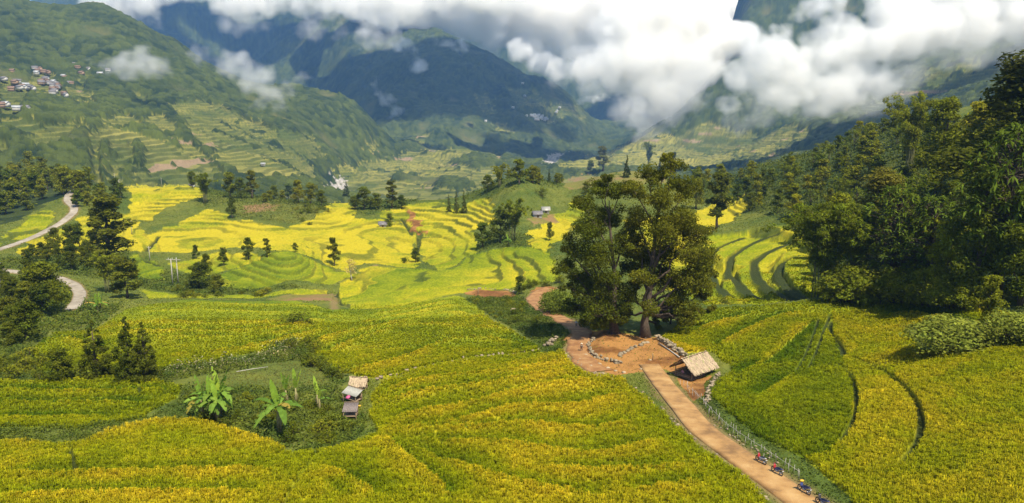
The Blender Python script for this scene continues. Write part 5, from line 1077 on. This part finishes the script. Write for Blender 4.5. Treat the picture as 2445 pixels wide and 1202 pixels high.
# --- logs, stakes, poles
def pole_between(name, label, a, b, r, mat, cat, lift=.25):
    p = at(*a); q = at(*b); m = MB(); m.tube([(0, 0, lift), tuple((q - p) * .5 + np.array([0, 0, lift + .05])), tuple(q - p + np.array([0, 0, lift]))], [r, r * .9, r * .8], 7); o = m.build(name, mat); o.location = tuple(p); tag(o, label, cat); return o
pole_between('log', 'long pale log lying along the stone wall of the clearing', (1572, 822), (1622, 856), .13, M_pole, 'log')
pole_between('log', 'thin pale pole lying across the garden plot', (565, 896), (640, 882), .07, M_pole, 'log', .5)
p = at(1558, 862); m = MB(); m.tube([(0, 0, -.3), (.03, 0, .6), (0, .03, 1.25)], [.09, .08, .07], 7); o = m.build('wooden_stake', M_wood); o.location = tuple(p); tag(o, 'short dark stake standing in the clearing', 'stake')
p = at(1141, 706); m = MB(); m.tube([(0, 0, -.3), (.1, 0, 1.3), (.05, 0, 2.6)], [.13, .12, .1], 7); m.tube([(-.5, 0, 2.1), (.6, 0, 2.2)], .06, 5); o = m.build('wooden_stake', M_wood); o.location = tuple(p); tag(o, 'dark crossed stake on the red earth yard', 'stake')
# woven fence along the right verge
fp, fz, fh = WAYS['road']; root = None; fpts = []
for k in range(len(fp)):
    if 8 < k < len(fp) - 6:
        t = fp[min(k + 1, len(fp) - 1)] - fp[k - 1]; t /= np.linalg.norm(t); nn = np.array([-t[1], t[0]]); q = fp[k] + nn * (fh + 1.35); q2 = fp[k] - nn * (fh + 1.35); q = q if q[0] > q2[0] else q2; fpts.append((q[0], q[1], float(gz(*q))))
root = empty('stick_fence', fpts[0]); tag(root, 'thin stick fence along the right verge of the road', 'fence'); rg = np.random.default_rng(8); o0 = np.array(fpts[0]); mr_ = MB()
for k, q in enumerate(fpts):
    q = np.array(q) - o0
    for j in range(2):
        b_ = q + np.append(rg.normal(size=2) * .3, -.2); m = MB(); m.tube([tuple(b_), tuple(b_ + np.array([rg.normal() * .08, rg.normal() * .08, rg.uniform(.9, 1.35)]))], [.03, .022], 5); m.build('stake', M_pole, root)
mr_.tube([tuple(np.array(q) - o0 + np.array([0, 0, .7])) for q in fpts], .022, 5); mr_.build('rail', M_pole, root)
def power_pole(label, u, v, hpx, arm=True, name='power_pole'):
    c = at(u, v); d = math.hypot(c[1], HC - c[2]); h = hpx * d / F; r = empty(name, tuple(c)); tag(r, label, 'power pole'); m = MB(); m.tube([(0, 0, -.6), (0, 0, h)], [.2, .13], 8); m.build('shaft', M_pole, r)
    m = MB(); m.box((0, 0, h - .5), (1.9, .12, .14)); m.build('crossarm', M_pole, r)
    m = MB()
    for x in (-.8, 0, .8): m.tube([(x, 0, h - .42), (x, 0, h - .15)], [.06, .04], 6)
    m.build('insulator', M_white, r); return r
for a in [('pale power pole at the left edge beside the lower road', 3, 700, 76), ('pale power pole at the stream bend below the paddies', 358, 622, 36), ('slim power pole standing in the left paddy', 315, 560, 34), ('taller of two power poles above the upper left paddy', 276, 448, 30), ('power pole at the corner of the upper left paddy', 286, 456, 28), ('power pole on the ridge behind the upper left paddy', 386, 444, 22)]: power_pole(*a)
c = at(413, 682); c2 = at(426, 680); d = math.hypot(c[1], HC - c[2]); h = 66 * d / F; r = empty('power_pole', tuple(c)); tag(r, 'twin-legged power pole with a crossbeam and transformer arm', 'power pole'); dx = c2 - c; L_ = np.linalg.norm(dx[:2])
for k in (0, 1): m = MB(); m.tube([(dx[0] * k, dx[1] * k, -.6), (dx[0] * k, dx[1] * k, h)], [.24, .17], 8); m.build('leg', M_pole, r)
m = MB(); m.tube([(-1.6, -.6 * dx[1] / max(L_, .1), h - .2), (dx[0] + 1.6, dx[1], h - .9)], .14, 6); m.build('crossbeam', M_pole, r); m = MB()
for k in (-.9, dx[0] * .5, dx[0] + .9): m.tube([(k, 0, h - .35), (k, 0, h + .35)], [.09, .06], 6)
m.build('insulator', M_white, r)
# --- sheds in the garden
def corrugated(L, W, mat, n=14, amp=.035):
    m = MB(); V = []; k = n * 4
    for i in range(k + 1):
        x = -L / 2 + L * i / k; z = amp * math.sin(i * math.pi / 2)
        for y in (-W / 2, W / 2): V += [(x, y, z), (x, y, z - .03)]
    f = []
    for i in range(k): a = i * 4; f += [(a, a + 4, a + 6, a + 2), (a + 1, a + 3, a + 7, a + 5), (a, a + 1, a + 5, a + 4), (a + 2, a + 6, a + 7, a + 3)]
    m.add(V, f); return m
def shed(name, label, u, v, L, W, h, rz, tilt, mat, n, thatch=False):
    c = at(u, v); r = empty(name, tuple(c), rz); tag(r, label, 'shed')
    for sx in (-1, 1):
        for sy in (-1, 1): m = MB(); m.tube([(sx * L * .42, sy * W * .4, -.5), (sx * L * .42, sy * W * .4, h + sy * W * .4 * math.tan(tilt) - .08)], .06, 6); m.build('post', M_wood, r)
    if thatch: thatch_roof('roof', L, W, h - .2, h + .8, .35, np.random.default_rng(44), r, 900)
    else:
        m = corrugated(L, W, mat, n); o = m.build('roof', mat, r); o.location = (0, 0, h); o.rotation_euler = (tilt, 0, 0)
        m = MB(); m.box((0, W / 2 + .02, .05), (L * 1.04, .1, .08)); m.build('ridge_board', M_wood, o)
    m = MB(); m.box((0, 0, .55), (L * .86, W * .82, .08)); m.box((0, W * .38, 1.0), (L * .84, .05, .8)); m.build('floor', M_wood, r); return r
tin = shed('tin_shed', 'little shed with a slanting pale tin roof in the garden', 842, 958, 3.4, 1.75, 1.75, R(-34), R(24), M_tin, 9)
shed('thatched_shed', 'brown thatched shed just behind the tin-roofed shed', 858, 934, 2.9, 1.6, 1.5, R(-4), R(12), M_tin, 8, True)
shed('board_shed', 'small shed with a dark slatted roof below the tin shed', 838, 1000, 2.2, 2.1, 1.7, R(2), R(20), M_tindark, 9)
c = at(838, 962); r = empty('umbrella', (c[0], c[1] - 1.0, c[2] + 1.0)); tag(r, 'pink umbrella leaning at the low edge of the tin shed', 'umbrella'); r.rotation_euler = (R(25), R(-15), 0)
m = MB(); m.tube([(0, 0, .62), (0, 0, .72), (0, 0, .84)], [.42, .3, .02], 10); m.build('canopy', M_pink, r); m = MB(); m.tube([(0, 0, -.2), (0, 0, .84)], .015, 5); m.build('shaft', M_steel, r)
c = at(852, 972); m = MB(); m.box((0, 0, .25), (1.3, .5, .06)); m.box((-.5, 0, .1), (.1, .4, .3)); m.box((.5, 0, .1), (.1, .4, .3)); o = m.build('plank_bench', M_yellow); o.location = tuple(c); tag(o, 'yellowish plank bench at the foot of the tin shed', 'bench')
# --- houses: near valley and the two villages
def house(label, loc, rz, L, W, h, rh, wall, roof, group=None, detail=True, name='house'):
    r = empty(name, loc, rz); tag(r, label, 'house', group)
    m = MB(); m.box((0, 0, h / 2 - .6), (L, W, h + 1.2)); m.add([(-L / 2, -W / 2, h), (-L / 2, W / 2, h), (-L / 2, 0, h + rh), (L / 2, -W / 2, h), (L / 2, W / 2, h), (L / 2, 0, h + rh)], [], [(0, 2, 1), (3, 4, 5)]); m.build('wall', wall, r)
    m = MB(); o_ = .7; t = .18
    for sg in (1, -1):
        a = np.array([(-L / 2 - o_, 0, h + rh), (L / 2 + o_, 0, h + rh), (L / 2 + o_, sg * (W / 2 + o_), h - rh * o_ / (W / 2)), (-L / 2 - o_, sg * (W / 2 + o_), h - rh * o_ / (W / 2))]); a[:, 2] += .03 
        b_ = a + np.array([0, 0, t]); m.add(np.concatenate([a, b_]), [(0, 1, 2, 3), (7, 6, 5, 4), (0, 4, 5, 1), (1, 5, 6, 2), (2, 6, 7, 3), (3, 7, 4, 0)])
    m.build('roof', roof, r)
    if detail:
        m = MB(); m.box((0, -W / 2 - .03, 1.05), (1.1, .08, 2.1)); m.build('door', M_wood, r)
        for x in (-L * .3, L * .3): m = MB(); m.box((x, -W / 2 - .03, 1.7), (1.1, .08, 1.0)); m.build('window', M_glass, r)
    return r
rg = np.random.default_rng(21)
def gpt(u, v):
    x, y = hit(u, v); return (x, y, float(interp_grid(Z0, x, y)))
for u, v, lab, L, mt in [(1283, 519, 'low pale hut on the bare plot left of the great trees', 4.4, M_roofgrey), (1303, 508, 'second pale hut beside the little back paddies', 3.6, M_tin), (914, 541, 'tiny grey hut under the round tree in the paddies', 4, M_roofgrey), (458, 444, 'small house half hidden by the lone ridge tree', 6, M_roofgrey), (520, 399, 'white speck of a farmhouse among the far terraces', 7, M_roofwhite), (628, 395, 'pale farmhouse on the yellow far terraces', 6, M_roofwhite)]:
    house(lab, tuple(at(u, v)) if v > 430 else gpt(u, v), rg.uniform(-.4, .4), L, L * .62, 2.0 if L < 4.5 else 2.6, 1.2, M_lime, mt)
V1 = [(10,197),(4,262),(14,260),(30,178),(28,222),(40,270),(58,218),(62,212),(54,216),(90,176),(96,172),(104,178),(84,170),(88,182),(115,180),(100,202),(99,206),(110,196),(112,202),(118,206),(128,204),(134,208),(126,213),(139,213),(127,221),(134,221),(131,226),(126,230),(138,216),(166,206),(171,207),(154,232),(158,236),(180,161),(186,168),(212,172),(195,182),(240,184),(258,175),(152,190),(156,193),(36,205),(42,203),(62,270),(48,218),(72,217),(80,220)]
for k, (u, v) in enumerate(V1):
    f = rg.random(); mt, nm = (M_roofwhite, 'bright tin') if f < .25 else (M_roofgrey, 'grey') if f < .65 else (M_roofbrown, 'brown'); x, y, z = gpt(u, v)
    house('house with %s roof in the hillside village at the upper left' % nm, (x, y, z + 3.5), rg.uniform(-.5, .9), rg.uniform(7, 11), rg.uniform(6, 8), 4.2, rg.uniform(2, 3), M_lime if f < .6 else M_clay, mt, '%s roofed houses of the upper left village' % nm, False)
V2 = [(1270 + rg.normal() * 9 + k * 1.1, 281 + k * .28 + rg.normal() * 2.6) for k in range(30)] + [(1248,204),(1253,234),(1330,270),(1336,262),(1328,274),(1225,262),(1160,295)]
for k, (u, v) in enumerate(V2):
    x, y, z = gpt(u, v); house('tiny white house in the village on the blue mountain flank' if k < 30 else 'single white house scattered on the blue mountain', (x, y, z + 6), rg.uniform(-.5, .9), rg.uniform(9, 13), rg.uniform(7, 9), 6, 3, M_lime, M_roofwhite, 'houses of the blue mountain village' if k < 30 else 'lone houses on the blue mountain', False)
# ---------------------------------------------------------------- clouds and air
def cloud_mat(name, dens, scale, erode, aniso=.0, colr=(1, .99, .965)):
    m = bpy.data.materials.new(name); m.use_nodes = True; t = m.node_tree; t.nodes.clear()
    N = t.nodes.new; L = t.links.new
    out = N('ShaderNodeOutputMaterial'); v = N('ShaderNodeVolumePrincipled')
    v.inputs['Color'].default_value = (*colr, 1); v.inputs['Anisotropy'].default_value = aniso
    v.inputs['Density Attribute'].default_value = ''
    a = N('ShaderNodeAttribute'); a.attribute_name = 'density'
    g = N('ShaderNodeNewGeometry')
    n = N('ShaderNodeTexNoise'); n.inputs['Scale'].default_value = scale; n.inputs['Detail'].default_value = 6; n.inputs['Roughness'].default_value = .66; n.inputs['Distortion'].default_value = .6
    L(g.outputs['Position'], n.inputs['Vector'])
    # density = clamp(a*(1+e) - e*noise*k) * dens
    mr = N('ShaderNodeMapRange'); mr.inputs['From Min'].default_value = .28; mr.inputs['From Max'].default_value = .72
    mr.inputs['To Min'].default_value = 0; mr.inputs['To Max'].default_value = erode; L(n.outputs['Fac'], mr.inputs['Value'])
    s = N('ShaderNodeMath'); s.operation = 'SUBTRACT'; L(a.outputs['Fac'], s.inputs[0]); L(mr.outputs[0], s.inputs[1])
    c = N('ShaderNodeMath'); c.operation = 'MULTIPLY'; c.use_clamp = True; L(s.outputs[0], c.inputs[0]); c.inputs[1].default_value = 1.6
    d = N('ShaderNodeMath'); d.operation = 'MULTIPLY'; L(c.outputs[0], d.inputs[0]); d.inputs[1].default_value = dens
    L(d.outputs[0], v.inputs['Density']); L(v.outputs[0], out.inputs['Volume'])
    return m
def cloud(label, blobs, Y, voxel, mat, seed, n=60, flat=.7, deep=.8):
    rng = np.random.default_rng(seed); P = []; Rr = []
    for b in blobs:
        u, v, r = b[:3]; yy = Y + (b[3] if len(b) > 3 else 0)
        s, q = ray(u, v); c = np.array([s * yy, yy, HC - q * yy]); RR = r * yy / F
        d = rng.normal(size=(n, 3)); d /= np.linalg.norm(d, axis=1)[:, None]; rad = rng.uniform(.2, 1, n) ** .5
        k = rng.uniform(.14, .44, n)
        P.append(c + d * (rad * (1 - k * .7))[:, None] * RR * np.array([1, deep, flat])); Rr.append(k * RR)
    P = np.concatenate(P); Rr = np.concatenate(Rr)
    me = bpy.data.meshes.new('cloud'); me.vertices.add(len(P)); me.vertices.foreach_set('co', P.astype(np.float32).ravel())
    at_ = me.attributes.new('rad', 'FLOAT', 'POINT'); at_.data.foreach_set('value', Rr.astype(np.float32)); me.update()
    me.materials.append(mat)
    o = link('cloud', me); tag(o, label, 'cloud', 'clouds in the valley', 'stuff')
    ng = bpy.data.node_groups.new('puffs', 'GeometryNodeTree')
    ng.interface.new_socket('Geometry', in_out='INPUT', socket_type='NodeSocketGeometry'); ng.interface.new_socket('Geometry', in_out='OUTPUT', socket_type='NodeSocketGeometry')
    N = ng.nodes.new; L = ng.links.new
    gi = N('NodeGroupInput'); go = N('NodeGroupOutput'); mp = N('GeometryNodeMeshToPoints'); na = N('GeometryNodeInputNamedAttribute'); na.data_type = 'FLOAT'; na.inputs['Name'].default_value = 'rad'
    pv = N('GeometryNodePointsToVolume'); pv.resolution_mode = 'VOXEL_SIZE'; pv.inputs['Voxel Size'].default_value = voxel; pv.inputs['Density'].default_value = 1
    sm = N('GeometryNodeSetMaterial'); sm.inputs['Material'].default_value = mat
    L(gi.outputs[0], mp.inputs['Mesh']); L(na.outputs['Attribute'], mp.inputs['Radius']); L(mp.outputs[0], pv.inputs['Points']); L(na.outputs['Attribute'], pv.inputs['Radius'])
    L(pv.outputs[0], sm.inputs['Geometry']); L(sm.outputs[0], go.inputs[0])
    md = o.modifiers.new('puffs', 'NODES'); md.node_group = ng
    return o
MC_far = cloud_mat('cloud_far', .022, .0030, .66)
MC_mid = cloud_mat('cloud_mid', .030, .0055, .72)
MC_near = cloud_mat('cloud_near', .034, .0078, .70)
MC_wisp = cloud_mat('cloud_wisp', .022, .0085, .95)
cloud('great white cloud bank behind the blue peak', [(900,-40,90),(980,-10,70),(1060,-30,100),(1150,10,100),(1230,60,90),(1300,110,75),(1380,60,110),(1480,20,120),(1600,-10,120),(1330,160,45),(1420,120,70),(1180,-60,120),(1560,90,100),(1700,20,110),(1250,0,110),(1330,20,120),(1420,40,110),(1100,60,60),(1170,90,60),(1650,90,110),(1000,40,60),(930,20,80),(860,-10,80),(1080,30,70),(1130,60,60)], 4550, 36, MC_far, 1)
cloud('bright billowing cloud over the far end of the valley', [(1340,165,45),(1400,165,55),(1460,150,70),(1530,130,90),(1620,110,110),(1470,205,40),(1530,205,60),(1560,265,62),(1525,290,45),(1600,235,80),(1680,190,100),(1720,110,100),(1660,30,100),(1570,40,90),(1490,70,80),(1560,320,30),(1720,230,60),(1240,120,45),(1290,150,45)], 2750, 18, MC_mid, 2)
cloud('small flat white cloud below the great bank', [(1385,243,20),(1415,238,26),(1445,232,20)], 2700, 12, MC_mid, 3, flat=.45)
cloud('cream cloud drifting across the right mountain', [(1830,215,55),(1890,225,70),(1960,225,80),(2030,205,85),(2095,195,65),(2135,190,35),(1900,165,70),(1990,130,80),(1830,140,80),(1780,185,70),(1740,250,40),(2080,110,90),(2180,70,100),(2290,50,95),(2390,40,100),(2500,30,110),(2000,70,60),(1940,95,45),(2130,10,80),(2280,-20,90),(2420,-30,90),(2330,95,45),(2440,80,50),(1915,35,40),(1970,5,60),(1860,78,38),(1795,80,36),(1900,-10,26)], 1430, 11, MC_near, 4)
cloud('ragged white cloud hanging at the top left', [(265,5,45),(300,25,38),(340,10,45),(235,35,28),(370,30,25),(540,5,50),(600,5,50),(560,35,26),(515,25,24),(650,0,40),(725,15,48),(780,20,45),(745,45,26),(850,20,50),(885,50,40),(930,55,34),(960,30,40),(900,0,50),(945,80,22),(420,-25,50),(480,-20,48),(390,0,30),(580,20,50),(640,15,44),(690,0,50),(820,10,50),(760,-10,60),(610,40,26),(870,75,26),(800,50,24),(330,45,22),(220,0,40),(980,8,50),(1030,-8,50),(1085,0,46),(1140,-10,60),(1210,0,56),(1010,34,24),(1060,30,22),(920,-10,60)], 2350, 14, MC_mid, 5)
cloud('soft grey mist patch over the village slope', [(270,150,36),(320,140,56),(350,160,52),(300,170,44),(380,170,44),(250,165,34),(430,165,30),(210,150,26),(345,115,30),(340,190,30),(400,150,34),(420,110,28),(230,160,25)], 1350, 11, MC_wisp, 6, flat=.7)
cloud('torn white mist along the forested ridge', [(590,150,40),(500,120,30),(530,160,34),(640,170,30),(690,225,34),(730,180,26),(620,250,30),(480,150,30),(450,95,26),(740,205,20),(665,270,26),(615,185,46),(655,225,42),(545,165,44),(430,115,26),(470,130,36),(520,135,34),(560,140,40),(570,165,40),(600,195,44),(640,220,40),(670,245,36),(690,200,30),(720,190,26),(560,205,20),(700,275,22)], 1560, 12, MC_wisp, 7, flat=.8)
cloud('thin wisps on the flank of the blue peak', [(960,110,34),(985,100,30),(905,220,28),(945,265,30),(915,180,22),(1090,105,30),(1040,100,24),(860,130,26),(985,130,30),(1000,160,34),(1030,90,22),(1070,105,26),(1100,120,24),(900,200,24),(925,240,30),(935,290,30),(930,320,20),(1160,225,24),(1190,240,22),(1050,65,14)], 3150, 20, MC_wisp, 8)
cloud('low mist lying on the right valley floor', [(1740,300,30),(1720,330,24),(1560,330,30),(1600,310,26),(1780,275,34)], 1750, 14, MC_wisp, 9)
MC_veil = cloud_mat('cloud_veil', .006, .0070, .90)
cloud('thin mist trailing below the valley cloud', [(1350,175,60),(1430,205,60),(1500,260,70),(1560,320,60),(1640,280,80),(1720,270,70),(1600,180,120),(1420,150,90)], 2600, 18, MC_veil, 51)
cloud('thin mist round the cloud on the right mountain', [(1830,250,80),(1950,265,80),(2060,240,80),(2160,190,80),(2280,110,100),(2420,90,100),(1760,290,60),(1880,180,90)], 1400, 12, MC_veil, 52)
cloud('thin mist under the ragged top left cloud', [(290,50,50),(360,50,40),(560,60,50),(620,60,40),(740,70,50),(800,75,40),(880,90,50),(940,100,40)], 2300, 15, MC_veil, 53)
rng = np.random.default_rng(40)
MC_shade = cloud_mat('cloud_shade', .02, .0022, .35)
def deck(label, x0, x1, y0, y1, z, n, seed):  # unseen clouds, added to cast shade on the far mountains
    rg = np.random.default_rng(seed); bl = []
    for i in range(n):
        x = rg.uniform(x0, x1); yy = rg.uniform(y0, y1); s = x / yy; q = (HC - z) / yy
        # same ray convention as cloud(): pixel of the puff centre at its own distance
        k = (ST - q * CT) / (CT + q * ST); bl.append((1222.5 + F * s * (CT + k * ST), 601 - F * k, rg.uniform(230, 380) * F / yy, yy - y0))
    return cloud(label, bl, y0, 70, MC_shade, seed, 16, .5)
deck('unseen cloud added above the view to shade the blue peak', -600, 800, 2450, 3400, 1750, 34, 31)
deck('unseen cloud added above the view to shade the far range', -2400, -1000, 3500, 4600, 2300, 26, 32)
mh = bpy.data.materials.new('air'); mh.use_nodes = True; t = mh.node_tree; t.nodes.clear()
o_ = t.nodes.new('ShaderNodeOutputMaterial'); v_ = t.nodes.new('ShaderNodeVolumePrincipled'); t.links.new(v_.outputs[0], o_.inputs['Volume'])
v_.inputs['Color'].default_value = (.26, .52, 1, 1); v_.inputs['Density'].default_value = 8e-5; v_.inputs['Anisotropy'].default_value = .2
v_.inputs['Density Attribute'].default_value = ''
b = MB(); zt = float(Z.max()) + 60; zb = float(Z.min()) - 1
b.box((0, 4200, (zt + zb) / 2), (18000, 9200, zt - zb)); hz = b.build('haze', mh); tag(hz, kind='stuff')
